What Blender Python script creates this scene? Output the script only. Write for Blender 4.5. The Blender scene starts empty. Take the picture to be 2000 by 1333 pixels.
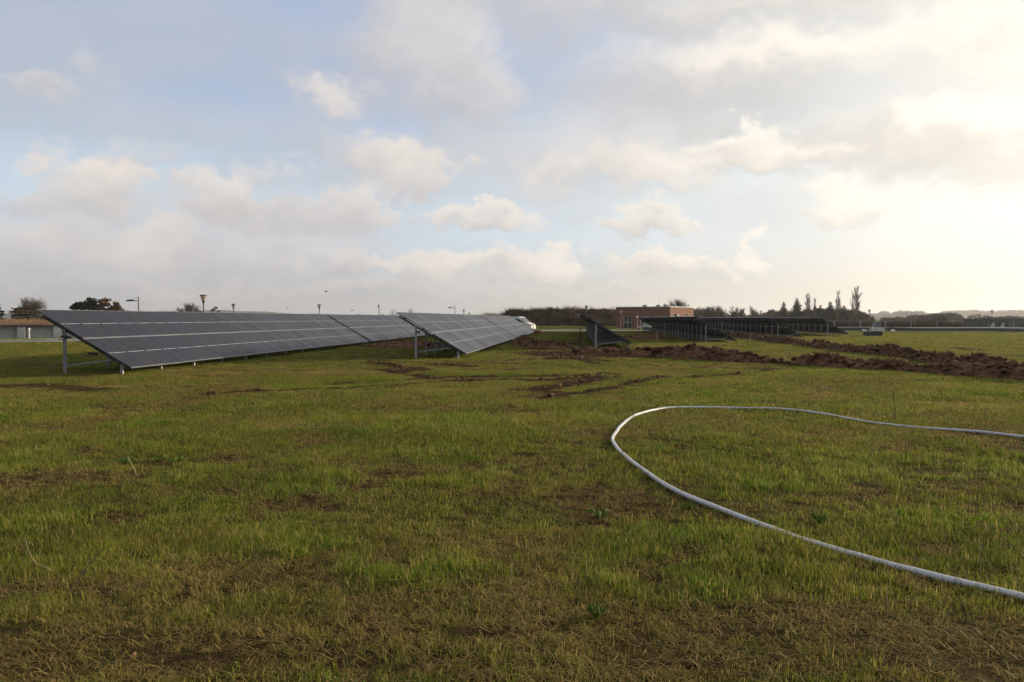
import bpy, math, random
import numpy as np
from mathutils import Vector, Matrix

R = math.radians
SC = bpy.context.scene
COL = SC.collection

# ------------------------------------------------------------------ camera
F_PX, CAM_H, PITCH = 1532.0, 1.75, R(1.664)
cam_d = bpy.data.cameras.new('camera')
cam = bpy.data.objects.new('camera', cam_d)
COL.objects.link(cam)
cam_d.sensor_width = 36.0
cam_d.lens = 36.0 * F_PX / 2000.0
cam_d.clip_start, cam_d.clip_end = 0.05, 9000
cam.location = (0, 0, CAM_H)
cam.rotation_euler = (R(90) - PITCH, 0, 0)
SC.camera = cam

# ------------------------------------------------------------------ light
SUN_AZ, SUN_EL = R(61), R(12.0)
SUN_DIR = Vector((math.sin(SUN_AZ) * math.cos(SUN_EL), math.cos(SUN_AZ) * math.cos(SUN_EL), math.sin(SUN_EL)))
sun_d = bpy.data.lights.new('sun', 'SUN')
sun_d.energy, sun_d.angle, sun_d.color = 5.0, R(2.0), (1.0, 0.84, 0.62)
sun = bpy.data.objects.new('sun', sun_d)
COL.objects.link(sun)
sun.location = (60, 60, 40)
sun.rotation_euler = SUN_DIR.to_track_quat('Z', 'Y').to_euler()

SC.view_settings.view_transform = 'Standard'
SC.view_settings.look = 'None'
SC.view_settings.gamma = 1.0
SC.view_settings.use_curve_mapping = False
SC.view_settings.exposure = 0.0
SC.cycles.max_bounces = 4
SC.cycles.diffuse_bounces = 2
SC.cycles.glossy_bounces = 2
SC.cycles.transmission_bounces = 3
SC.cycles.transparent_max_bounces = 8
SC.cycles.volume_bounces = 0
SC.cycles.use_adaptive_sampling = True
SC.cycles.adaptive_threshold = 0.03
SC.cycles.adaptive_min_samples = 12

# ------------------------------------------------------------------ sky
world = bpy.data.worlds.new('World')
SC.world = world
world.use_nodes = True


class NT:
    """small helper for node trees"""
    def __init__(self, tree):
        self.t = tree
        tree.nodes.clear()

    def n(self, kind, **kw):
        nd = self.t.nodes.new(kind)
        ins = kw.pop('ins', {})
        for k, v in kw.items():
            setattr(nd, k, v)
        for k, v in ins.items():
            sock = nd.inputs[k]
            if isinstance(v, bpy.types.NodeSocket):
                self.t.links.new(v, sock)
            else:
                sock.default_value = v
        return nd

    def math(self, op, a, b=0.0, c=0.0, clamp=False):
        return self.n('ShaderNodeMath', operation=op, use_clamp=clamp, ins={0: a, 1: b, 2: c}).outputs[0]

    def vmath(self, op, a, b=(0, 0, 0), c=(0, 0, 0)):
        nd = self.n('ShaderNodeVectorMath', operation=op, ins={0: a, 1: b, 2: c})
        return nd.outputs['Value' if op in ('LENGTH', 'DOT_PRODUCT', 'DISTANCE') else 'Vector']

    def mix(self, f, a, b, mode='MIX'):
        nd = self.n('ShaderNodeMix', data_type='RGBA', blend_type=mode, clamp_factor=True)
        for k, v in ((0, f), (6, a), (7, b)):
            if isinstance(v, bpy.types.NodeSocket):
                self.t.links.new(v, nd.inputs[k])
            else:
                nd.inputs[k].default_value = v if k == 0 else (*v[:3], 1.0)
        return nd.outputs[2]

    def ramp(self, x, lo, hi, a=0.0, b=1.0, smooth=True):
        return self.n('ShaderNodeMapRange', interpolation_type='SMOOTHSTEP' if smooth else 'LINEAR', clamp=True if not smooth else True,
                      ins={0: x, 1: lo, 2: hi, 3: a, 4: b}).outputs[0]

    def noise(self, vec, scale, detail=4.0, rough=0.55, dist=0.0, color=False):
        nd = self.n('ShaderNodeTexNoise', ins={'Vector': vec, 'Scale': scale, 'Detail': detail, 'Roughness': rough, 'Distortion': dist})
        return nd.outputs['Color' if color else 'Fac']


def sky_dir(px, py):
    """photo pixel -> (azimuth, elevation) of that bit of sky, degrees"""
    x, z = (px - 1000) / F_PX, (622 - py) / F_PX
    return math.degrees(math.atan(x)), math.degrees(math.atan(z / math.hypot(1, x)))


def build_world():
    w = NT(world.node_tree)
    gen = w.n('ShaderNodeTexCoord').outputs['Generated']
    d = w.vmath('NORMALIZE', gen)
    sep = w.n('ShaderNodeSeparateXYZ', ins={0: d})
    az = w.math('MULTIPLY', w.math('ARCTAN2', sep.outputs[0], sep.outputs[1]), 57.2958)
    el = w.math('MULTIPLY', w.math('ARCSINE', sep.outputs[2]), 57.2958)
    sky = w.n('ShaderNodeTexSky', sky_type='NISHITA', sun_disc=False, sun_elevation=SUN_EL, sun_rotation=SUN_AZ,
              altitude=20.0, air_density=1.0, dust_density=2.5, ozone_density=1.0)
    bg_sky = w.n('ShaderNodeBackground', ins={'Color': sky.outputs[0], 'Strength': 0.11})
    # angle to the sun
    cosg = w.vmath('DOT_PRODUCT', d, tuple(SUN_DIR))
    gam = w.math('MULTIPLY', w.math('ARCCOSINE', w.math('MINIMUM', cosg, 0.99999)), 57.2958)
    near = w.ramp(gam, 76, 18)             # wide warm side
    core = w.ramp(gam, 45, 14)             # bright core round the veiled sun
    # veil by elevation
    lowmid = w.ramp(el, 1.0, 6.5)
    midhigh = w.ramp(el, 8.0, 17.0)
    veil_l = w.mix(midhigh, w.mix(lowmid, (0.53, 0.525, 0.53), (0.60, 0.71, 0.81)), (0.405, 0.505, 0.70))
    veil_r = w.mix(midhigh, w.mix(lowmid, (1.05, 0.96, 0.79), (1.05, 1.03, 0.95)), (0.80, 0.79, 0.76))
    veil = w.mix(near, veil_l, veil_r)
    n1 = w.noise(w.vmath('MULTIPLY', d, (1.0, 1.0, 3.2)), 2.6, 5, 0.55, 0.0)
    n1b = w.ramp(n1, 0.36, 0.66)
    veil_grey = w.mix(near, (0.51, 0.555, 0.625), (0.88, 0.85, 0.79))
    veil = w.mix(w.math('MULTIPLY', w.math('MULTIPLY', n1b, 0.75), w.ramp(el, 2, 9)), veil, veil_grey)
    veil = w.mix(w.math('MULTIPLY', core, 0.5), veil, (1.3, 1.24, 1.08))
    # warped position for the cumulus
    wv = w.vmath('MULTIPLY', d, (1.0, 1.0, 1.35))
    wa = w.noise(wv, 10.0, 5, 0.56, 0.0, True)
    wb = w.noise(wv, 40.0, 3, 0.6, 0.0, True)
    P = w.n('ShaderNodeCombineXYZ', ins={0: az, 1: el, 2: 0.0}).outputs[0]
    P = w.vmath('ADD', P, w.vmath('MULTIPLY', w.vmath('SUBTRACT', wa, (0.5, 0.5, 0.5)), (11.0, 7.0, 0.0)))
    P = w.vmath('ADD', P, w.vmath('MULTIPLY', w.vmath('SUBTRACT', wb, (0.5, 0.5, 0.5)), (2.6, 2.0, 0.0)))
    shade_n = w.noise(wv, 15.0, 4, 0.6)
    lit = w.mix(near, (0.86, 0.785, 0.725), (1.24, 1.15, 0.99))
    low = w.mix(near, (0.525, 0.505, 0.52), (0.80, 0.75, 0.675))
    col = veil
    # px, py, rx, ry, opacity, light shift, softness
    puffs = [
        (1300, 15, 620, 60, 0.65, -0.35, 0.9), (820, 100, 190, 110, 0.75, -0.10, 0.8), (930, 180, 110, 90, 0.6, -0.25, 0.8),
        (1500, 105, 420, 60, 0.85, 0.55, 0.9), (1950, 90, 220, 70, 0.7, 0.2, 0.9),
        (1350, 190, 330, 70, 0.65, -0.75, 0.9),
        (1760, 275, 330, 75, 0.85, -0.55, 0.7), (1900, 205, 170, 34, 0.9, 0.7, 0.6), (1960, 330, 160, 50, 0.7, -0.6, 0.8),
        (70, 182, 120, 30, 0.5, 0.1, 0.8), (215, 150, 60, 38, 0.3, 0.2, 0.9),
        (655, 188, 105, 40, 0.75, 0.35, 0.8), (650, 300, 90, 70, 0.35, -0.2, 0.8),
        (790, 300, 112, 62, 0.9, 0.2, 0.5), (700, 395, 78, 58, 0.75, 0.0, 0.55),
        (175, 345, 122, 58, 0.95, 0.3, 0.45), (110, 390, 190, 42, 0.7, -0.35, 0.7), (270, 300, 80, 30, 0.4, 0.0, 0.8),
        (435, 385, 112, 62, 0.85, 0.1, 0.5), (545, 415, 150, 48, 0.75, -0.5, 0.6), (520, 335, 60, 22, 0.5, 0.2, 0.7),
        (940, 412, 135, 34, 0.85, 0.25, 0.5),
        (300, 488, 150, 52, 0.85, 0.1, 0.55), (90, 490, 190, 62, 0.8, -0.1, 0.7), (470, 520, 130, 40, 0.6, -0.4, 0.7),
        (650, 520, 95, 40, 0.8, -0.2, 0.5), (790, 520, 80, 36, 0.85, 0.2, 0.5), (915, 527, 100, 42, 0.9, 0.3, 0.45), (1045, 512, 88, 46, 0.9, 0.35, 0.45),
        (1265, 430, 105, 34, 0.85, 0.1, 0.5), (1290, 512, 95, 30, 0.85, 0.2, 0.5), (1400, 535, 80, 24, 0.7, 0.2, 0.6),
        (1290, 330, 200, 52, 0.85, 0.35, 0.6), (1440, 268, 95, 34, 0.9, 0.45, 0.5), (1530, 312, 140, 40, 0.85, 0.0, 0.6),
        (1482, 492, 46, 28, 0.7, 0.45, 0.5), (1640, 405, 105, 50, 0.8, 0.1, 0.6), (1100, 330, 110, 40, 0.5, 0.3, 0.7),
        (250, 440, 420, 70, 0.45, -0.15, 1.0), (620, 430, 260, 80, 0.35, 0.0, 1.0), (560, 480, 330, 40, 0.45, 0.1, 1.0), (1150, 300, 420, 90, 0.4, 0.1, 1.0),
        (450, 60, 420, 80, 0.15, -0.2, 1.0), (350, 250, 500, 60, 0.25, -0.5, 1.0),
        (350, 575, 620, 34, 0.6, -0.35, 0.9), (1000, 580, 520, 26, 0.6, -0.2, 0.9),
    ]
    for p in puffs:
        a0, e0 = sky_dir(p[0], p[1])
        ra, re = p[2] / F_PX * 57.3 * math.cos(R(a0)) ** 1.5, p[3] / F_PX * 57.3
        op, sh, soft = p[4:]
        q = w.vmath('MULTIPLY_ADD', P, (1 / ra, 1 / re, 0), (-a0 / ra, -e0 / re, 0))
        dist = w.vmath('LENGTH', q)
        alpha = w.ramp(dist, 1.18, 1.08 - soft * 1.05, 0.0, op)
        t = w.vmath('DOT_PRODUCT', q, (0.12, 0.55, 0))
        t = w.math('ADD', t, w.math('MULTIPLY_ADD', shade_n, 1.1, -0.55 + sh * 0.8))
        t = w.ramp(t, -0.75, 0.65)
        col = w.mix(alpha, col, w.mix(t, low, lit))
    col = w.mix(w.math('MULTIPLY', core, 0.24), col, (1.35, 1.27, 1.08))
    # towards and below the horizon a thick pale band
    band = w.ramp(el, 4.0, -0.5)
    col = w.mix(w.math('MULTIPLY', band, 0.6), col, w.mix(near, (0.53, 0.52, 0.515), (1.06, 0.98, 0.82)))
    # overhead the sheet of cloud closes and greys; away from the sun all cloud is dimmer
    col = w.mix(w.ramp(el, 21, 34, 0.0, 0.75), col, w.mix(near, (0.50, 0.50, 0.515), (0.80, 0.77, 0.71)))
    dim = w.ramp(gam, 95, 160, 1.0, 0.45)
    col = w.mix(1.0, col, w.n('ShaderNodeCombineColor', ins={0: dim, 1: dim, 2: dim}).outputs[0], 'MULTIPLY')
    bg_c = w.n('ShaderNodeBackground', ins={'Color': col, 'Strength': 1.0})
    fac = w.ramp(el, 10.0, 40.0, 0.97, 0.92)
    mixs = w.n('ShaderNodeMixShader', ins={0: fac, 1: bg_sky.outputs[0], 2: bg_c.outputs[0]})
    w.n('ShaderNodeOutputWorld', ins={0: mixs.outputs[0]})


build_world()
world.cycles.sampling_method = 'MANUAL'
world.cycles.sample_map_resolution = 512


# ------------------------------------------------------------------ numpy noise
def _hash(ix, iy, iz, seed):
    h = (ix.astype(np.int64) * 374761393 + iy.astype(np.int64) * 668265263 + iz.astype(np.int64) * 2147483647 + seed * 1274126177) & 0xffffffff
    h = ((h ^ (h >> 13)) * 1274126177) & 0xffffffff
    h = h ^ (h >> 16)
    return (h & 0xffff) / 65535.0


def vnoise(x, y, z=None, seed=0):
    if z is None:
        z = np.zeros_like(x)
    xi, yi, zi = np.floor(x), np.floor(y), np.floor(z)
    fx, fy, fz = x - xi, y - yi, z - zi
    fx, fy, fz = [f * f * (3 - 2 * f) for f in (fx, fy, fz)]
    out = 0
    for dx in (0, 1):
        for dy in (0, 1):
            for dz in (0, 1):
                wgt = (fx if dx else 1 - fx) * (fy if dy else 1 - fy) * (fz if dz else 1 - fz)
                out = out + wgt * _hash(xi + dx, yi + dy, zi + dz, seed)
    return out * 2 - 1


def fbm(x, y, z=None, octv=4, seed=0, gain=0.5):
    a, s, tot, f = 1.0, 0.0, 0.0, 1.0
    for k in range(octv):
        s = s + a * vnoise(x * f, y * f, None if z is None else z * f, seed + k * 17)
        tot += a
        a *= gain
        f *= 2.03
    return s / tot


def sstep(a, b, x):
    t = np.clip((x - a) / (b - a), 0, 1)
    return t * t * (3 - 2 * t)


def terrain(x, y):
    x, y = np.asarray(x, float), np.asarray(y, float)
    z = -0.20 * sstep(4, 36, x) * sstep(38, 85, y)
    near = 1 - sstep(60, 110, np.hypot(x, y))
    z = z + near * (0.045 * fbm(x * 0.35, y * 0.35, octv=2, seed=3) + 0.02 * fbm(x * 1.7, y * 1.7, octv=3, seed=5))
    return z


def tz(x, y):
    return float(terrain(np.array([x]), np.array([y]))[0])


def ray(px, py):
    x, u = (px - 1000) / F_PX, (666.5 - py) / F_PX
    return Vector((x, math.cos(PITCH) + u * math.sin(PITCH), -math.sin(PITCH) + u * math.cos(PITCH)))


def ground_at(px, py):
    """where the sight line through a photo pixel meets the ground"""
    d = ray(px, py)
    z = 0.0
    for _ in range(8):
        t = (z - CAM_H) / d.z
        z = tz(d.x * t, d.y * t)
    return Vector((d.x * t, d.y * t, z))


def at(px, py, depth):
    d = ray(px, py)
    return Vector((0, 0, CAM_H)) + d * (depth / d.y)


# ------------------------------------------------------------------ materials
def principled(name, build=None, color=(0.5, 0.5, 0.5), rough=0.6, metal=0.0, spec=0.5):
    m = bpy.data.materials.new(name)
    m.use_nodes = True
    t = NT(m.node_tree)
    b = t.n('ShaderNodeBsdfPrincipled', ins={'Base Color': (*color, 1), 'Roughness': rough, 'Metallic': metal, 'Specular IOR Level': spec})
    t.n('ShaderNodeOutputMaterial', ins={0: b.outputs[0]})
    if build:
        build(t, b)
    return m


def noisy(name, a, b, scale=3.0, rough=0.7, metal=0.0, bump=0.0, bscale=20.0, spec=0.4, c=None, coord='Object'):
    """two or three tones mixed by noise, with fine relief"""
    def bld(t, p):
        tc = t.n('ShaderNodeTexCoord').outputs['Object'] if coord == 'Object' else t.n('ShaderNodeNewGeometry').outputs['Position']
        f = t.ramp(t.noise(tc, scale, 6, 0.62), 0.33, 0.67)
        col = t.mix(f, a, b)
        if c:
            f2 = t.ramp(t.noise(tc, scale * 3.7, 4, 0.6), 0.5, 0.68)
            col = t.mix(f2, col, c)
        rnd = t.n('ShaderNodeObjectInfo').outputs['Random']
        col = t.mix(1.0, col, t.n('ShaderNodeCombineColor', ins={0: t.math('MULTIPLY_ADD', rnd, 0.2, 0.9), 1: t.math('MULTIPLY_ADD', rnd, 0.2, 0.9),
                                                                2: t.math('MULTIPLY_ADD', rnd, 0.2, 0.9)}).outputs[0], 'MULTIPLY')
        t.t.links.new(col, p.inputs['Base Color'])
        if bump:
            bn = t.n('ShaderNodeBump', ins={'Strength': bump, 'Distance': 0.02, 'Height': t.noise(tc, bscale, 5, 0.6)})
            t.t.links.new(bn.outputs[0], p.inputs['Normal'])
    return principled(name, bld, rough=rough, metal=metal, spec=spec)


def foliage(name, a, b, translucent=0.3, scale=0.8, inst=False, straw=None, rough=0.55):
    m = bpy.data.materials.new(name)
    m.use_nodes = True
    t = NT(m.node_tree)
    pos = t.n('ShaderNodeNewGeometry').outputs['Position']
    col = t.mix(t.ramp(t.noise(pos, scale, 4, 0.6), 0.3, 0.7), a, b)
    if inst:
        at_ = t.n('ShaderNodeAttribute', attribute_type='INSTANCER', attribute_name='tint').outputs['Fac']
        col = t.mix(at_, col, straw)
        rnd = t.n('ShaderNodeAttribute', attribute_type='INSTANCER', attribute_name='vary').outputs['Fac']
        isl = t.n('ShaderNodeNewGeometry').outputs['Random Per Island']
        col = t.mix(t.ramp(isl, 0.90, 0.97), col, straw)
        k = t.math('ADD', t.math('MULTIPLY_ADD', rnd, 0.5, 0.30), t.math('MULTIPLY', t.math('FRACT', t.math('MULTIPLY', isl, 7.31)), 0.9))
        col = t.mix(1.0, col, t.n('ShaderNodeCombineColor', ins={0: k, 1: k, 2: k}).outputs[0], 'MULTIPLY')
    else:
        isl = t.n('ShaderNodeNewGeometry').outputs['Random Per Island']
        k = t.math('MULTIPLY_ADD', isl, 0.7, 0.65)
        col = t.mix(1.0, col, t.n('ShaderNodeCombineColor', ins={0: k, 1: k, 2: k}).outputs[0], 'MULTIPLY')
    p = t.n('ShaderNodeBsdfPrincipled', ins={'Base Color': col, 'Roughness': rough, 'Specular IOR Level': 0.08})
    tr = t.n('ShaderNodeBsdfTranslucent', ins={'Color': col})
    mx = t.n('ShaderNodeMixShader', ins={0: translucent, 1: p.outputs[0], 2: tr.outputs[0]})
    t.n('ShaderNodeOutputMaterial', ins={0: mx.outputs[0]})
    return m


def ground_material():
    def bld(t, p):
        pos = t.n('ShaderNodeNewGeometry').outputs['Position']
        mud = t.n('ShaderNodeAttribute', attribute_name='mud').outputs['Fac']
        bare = t.n('ShaderNodeAttribute', attribute_name='bare').outputs['Fac']
        big = t.noise(pos, 0.09, 4, 0.55)
        mid = t.noise(pos, 0.55, 5, 0.6)
        fine = t.noise(pos, 9.0, 5, 0.65)
        grass = t.mix(t.ramp(mid, 0.36, 0.64), (0.068, 0.084, 0.012), (0.110, 0.100, 0.018))
        grass = t.mix(t.ramp(big, 0.40, 0.66), grass, (0.085, 0.105, 0.014))
        straw = t.ramp(t.math('ADD', t.math('MULTIPLY', mid, 0.6), t.math('MULTIPLY', fine, 0.5)), 0.58, 0.70)
        grass = t.mix(t.math('MULTIPLY', straw, 0.7), grass, (0.150, 0.104, 0.044))
        soil = t.mix(t.ramp(fine, 0.35, 0.65), (0.034, 0.020, 0.011), (0.075, 0.043, 0.023))
        litter = t.mix(t.ramp(fine, 0.40, 0.62), (0.050, 0.034, 0.014), (0.115, 0.078, 0.029))
        # near the photographer the blades are real and the sheet below is litter and soil
        dist = t.vmath('LENGTH', pos)
        col = t.mix(t.ramp(dist, 14, 48), t.mix(t.ramp(mid, 0.4, 0.6), litter, (0.080, 0.075, 0.020)), grass)
        col = t.mix(t.math('MULTIPLY', bare, 0.8), col, t.mix(0.4, litter, soil))
        edge = t.ramp(t.math('ADD', mud, t.math('MULTIPLY_ADD', t.noise(pos, 4.0, 5, 0.7), 0.9, -0.45)), 0.42, 0.62)
        col = t.mix(edge, col, soil)
        t.t.links.new(col, p.inputs['Base Color'])
        bn = t.n('ShaderNodeBump', ins={'Strength': 0.9, 'Distance': 0.05, 'Height': t.math('ADD', fine, t.noise(pos, 40.0, 3, 0.6))})
        t.t.links.new(bn.outputs[0], p.inputs['Normal'])
    return principled('ground_turf', bld, rough=1.0, spec=0.02)


def glass_material():
    def bld(t, p):
        tc = t.n('ShaderNodeTexCoord').outputs['Object']
        rnd = t.n('ShaderNodeObjectInfo').outputs['Random']
        sp = t.n('ShaderNodeSeparateXYZ', ins={0: tc})
        # cell gaps and busbars printed under the glass
        cx = t.math('PINGPONG', t.math('MULTIPLY', sp.outputs[0], 11.6), 0.5)
        cy = t.math('PINGPONG', t.math('MULTIPLY', sp.outputs[1], 5.95), 0.5)
        g = t.math('MAXIMUM', t.ramp(cx, 0.03, 0.012), t.ramp(cy, 0.025, 0.01))
        dust = t.noise(tc, 1.6, 5, 0.65)
        streak = t.noise(t.vmath('MULTIPLY', tc, (0.6, 14.0, 1.0)), 1.0, 3, 0.5)
        base = t.mix(rnd, (0.009, 0.009, 0.012), (0.022, 0.021, 0.025))
        base = t.mix(t.math('MULTIPLY', g, 0.35), base, (0.10, 0.10, 0.11))
        base = t.mix(t.math('MULTIPLY', t.ramp(t.math('ADD', dust, t.math('MULTIPLY', streak, 0.5)), 0.60, 1.05), 0.20), base, (0.13, 0.12, 0.11))
        t.t.links.new(base, p.inputs['Base Color'])
        t.t.links.new(t.math('ADD', t.math('MULTIPLY', rnd, 0.10), t.math('MULTIPLY_ADD', dust, 0.18, 0.20)), p.inputs['Roughness'])
    return principled('module_glass', bld, rough=0.15, spec=0.10)


def hose_material():
    def bld(t, p):
        tc = t.n('ShaderNodeTexCoord').outputs['Object']
        f = t.ramp(t.noise(tc, 5.0, 6, 0.7), 0.52, 0.72)
        g = t.ramp(t.noise(tc, 22.0, 4, 0.7), 0.52, 0.66)
        col = t.mix(t.math('MULTIPLY', f, 0.6), (0.60, 0.60, 0.61), (0.36, 0.32, 0.27))
        col = t.mix(t.math('MULTIPLY', g, 0.38), col, (0.22, 0.17, 0.12))
        t.t.links.new(col, p.inputs['Base Color'])
        bn = t.n('ShaderNodeBump', ins={'Strength': 0.3, 'Distance': 0.01, 'Height': t.noise(tc, 12.0, 3, 0.6)})
        t.t.links.new(bn.outputs[0], p.inputs['Normal'])
    return principled('hose_plastic', bld, rough=0.45)


def brick_material():
    def bld(t, p):
        uv = t.n('ShaderNodeTexCoord').outputs['UV']
        br = t.n('ShaderNodeTexBrick', ins={'Vector': uv, 'Color1': (0.18, 0.072, 0.042, 1), 'Color2': (0.26, 0.118, 0.070, 1), 'Mortar': (0.26, 0.17, 0.12, 1),
                                             'Scale': 1.0, 'Mortar Size': 0.010, 'Brick Width': 0.24, 'Row Height': 0.075})
        f = t.noise(uv, 0.7, 4, 0.6)
        col = t.mix(t.ramp(f, 0.4, 0.7), br.outputs['Color'], (0.21, 0.085, 0.052))
        t.t.links.new(col, p.inputs['Base Color'])
    return principled('brick', bld, rough=0.85, spec=0.2)


M = dict(
    ground=ground_material(),
    glass=glass_material(),
    frame=noisy('module_frame', (0.09, 0.09, 0.095), (0.13, 0.13, 0.135), 6, 0.45, 0.6),
    alu=noisy('bare_aluminium', (0.36, 0.36, 0.37), (0.48, 0.48, 0.49), 9, 0.45, 0.6),
    strip=noisy('white_back_sheet', (0.36, 0.36, 0.375), (0.48, 0.48, 0.50), 9, 0.5),
    back=noisy('module_back', (0.010, 0.010, 0.012), (0.018, 0.018, 0.020), 3, 0.7, spec=0.2),
    galv=noisy('galvanised_steel', (0.36, 0.36, 0.36), (0.52, 0.52, 0.52), 7, 0.55, 0.3, 0.1, 60),
    galv2=noisy('darker_galvanised', (0.20, 0.20, 0.20), (0.30, 0.30, 0.30), 7, 0.55, 0.3),  # same galvanised steel in a darker tone, used for the struts
    beam=noisy('dull_steel', (0.055, 0.056, 0.058), (0.10, 0.10, 0.102), 5, 0.6, 0.2),
    hose=hose_material(),
    soil=noisy('dug_soil', (0.070, 0.034, 0.017), (0.195, 0.102, 0.052), 2.2, 0.95, 0, 1.0, 18, 0.15, c=(0.040, 0.022, 0.013), coord='World'),
    brick=brick_material(),
    brick_cap=noisy('white_coping', (0.66, 0.65, 0.62), (0.76, 0.75, 0.72), 2, 0.6),
    white=noisy('white_paint', (0.70, 0.70, 0.68), (0.80, 0.80, 0.78), 2, 0.35),
    cream=noisy('cream_paint', (0.58, 0.52, 0.42), (0.68, 0.62, 0.50), 2, 0.5),
    dark=noisy('black_plastic', (0.012, 0.012, 0.014), (0.03, 0.03, 0.032), 4, 0.5),
    pane=principled('window_pane', color=(0.03, 0.035, 0.04), rough=0.08),
    asphalt=noisy('pale_asphalt', (0.20, 0.19, 0.185), (0.28, 0.27, 0.26), 0.5, 0.9, 0, 0.3, 40),
    concrete=noisy('concrete', (0.44, 0.42, 0.365), (0.54, 0.515, 0.45), 0.9, 0.85, 0, 0.2, 14),
    concrete_dark=noisy('weathered_concrete', (0.065, 0.065, 0.065), (0.11, 0.11, 0.107), 0.9, 0.85, 0, 0.3, 14),
    slate=noisy('blue_grey_sheet', (0.10, 0.115, 0.14), (0.15, 0.165, 0.19), 2, 0.5),
    lampmetal=noisy('lamp_post_paint', (0.045, 0.05, 0.05), (0.08, 0.085, 0.085), 5, 0.5),
    lampglass=noisy('lamp_funnel', (0.42, 0.34, 0.26), (0.52, 0.43, 0.34), 3, 0.4),
    red=noisy('red_paint', (0.20, 0.035, 0.02), (0.27, 0.055, 0.03), 3, 0.5),
    tyre=noisy('tyre_rubber', (0.02, 0.02, 0.02), (0.035, 0.035, 0.035), 8, 0.8),
    wood=noisy('stake_wood', (0.28, 0.20, 0.13), (0.40, 0.30, 0.20), 12, 0.8),
    straw=noisy('dry_straw', (0.25, 0.19, 0.09), (0.35, 0.27, 0.14), 30, 0.7),
    stem=noisy('dark_stem', (0.06, 0.04, 0.025), (0.11, 0.075, 0.045), 30, 0.8),
    bark=noisy('bark', (0.075, 0.060, 0.045), (0.125, 0.10, 0.08), 2, 0.9),
    twig=foliage('bare_twigs', (0.095, 0.075, 0.055), (0.145, 0.115, 0.085), 0.0, 0.3),
    twig_far=foliage('far_twigs', (0.09, 0.075, 0.055), (0.13, 0.11, 0.08), 0.0, 0.05),
    ever=foliage('evergreen', (0.025, 0.036, 0.018), (0.045, 0.055, 0.026), 0.1, 0.3),
    russet=foliage('russet_leaves', (0.10, 0.060, 0.028), (0.15, 0.085, 0.035), 0.15, 0.4),
    scrub=foliage('bank_scrub', (0.070, 0.050, 0.028), (0.125, 0.075, 0.030), 0.1, 0.12),
    reed=foliage('brown_reed', (0.27, 0.155, 0.075), (0.30, 0.195, 0.08), 0.15, 0.25),
    hedge=foliage('brown_hedge', (0.045, 0.028, 0.016), (0.075, 0.045, 0.025), 0.1, 0.25),
    grass=foliage('grass_blades', (0.150, 0.235, 0.020), (0.240, 0.262, 0.032), 0.42, 0.6, True, (0.36, 0.245, 0.090)),
    weed=foliage('broad_weed', (0.09, 0.14, 0.02), (0.12, 0.165, 0.03), 0.3, 2.0),
    hill=noisy('far_hill', (0.06, 0.07, 0.045), (0.10, 0.10, 0.06), 0.01, 0.9),
    bird=principled('bird_grey', color=(0.10, 0.10, 0.105), rough=0.8),
)


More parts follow.
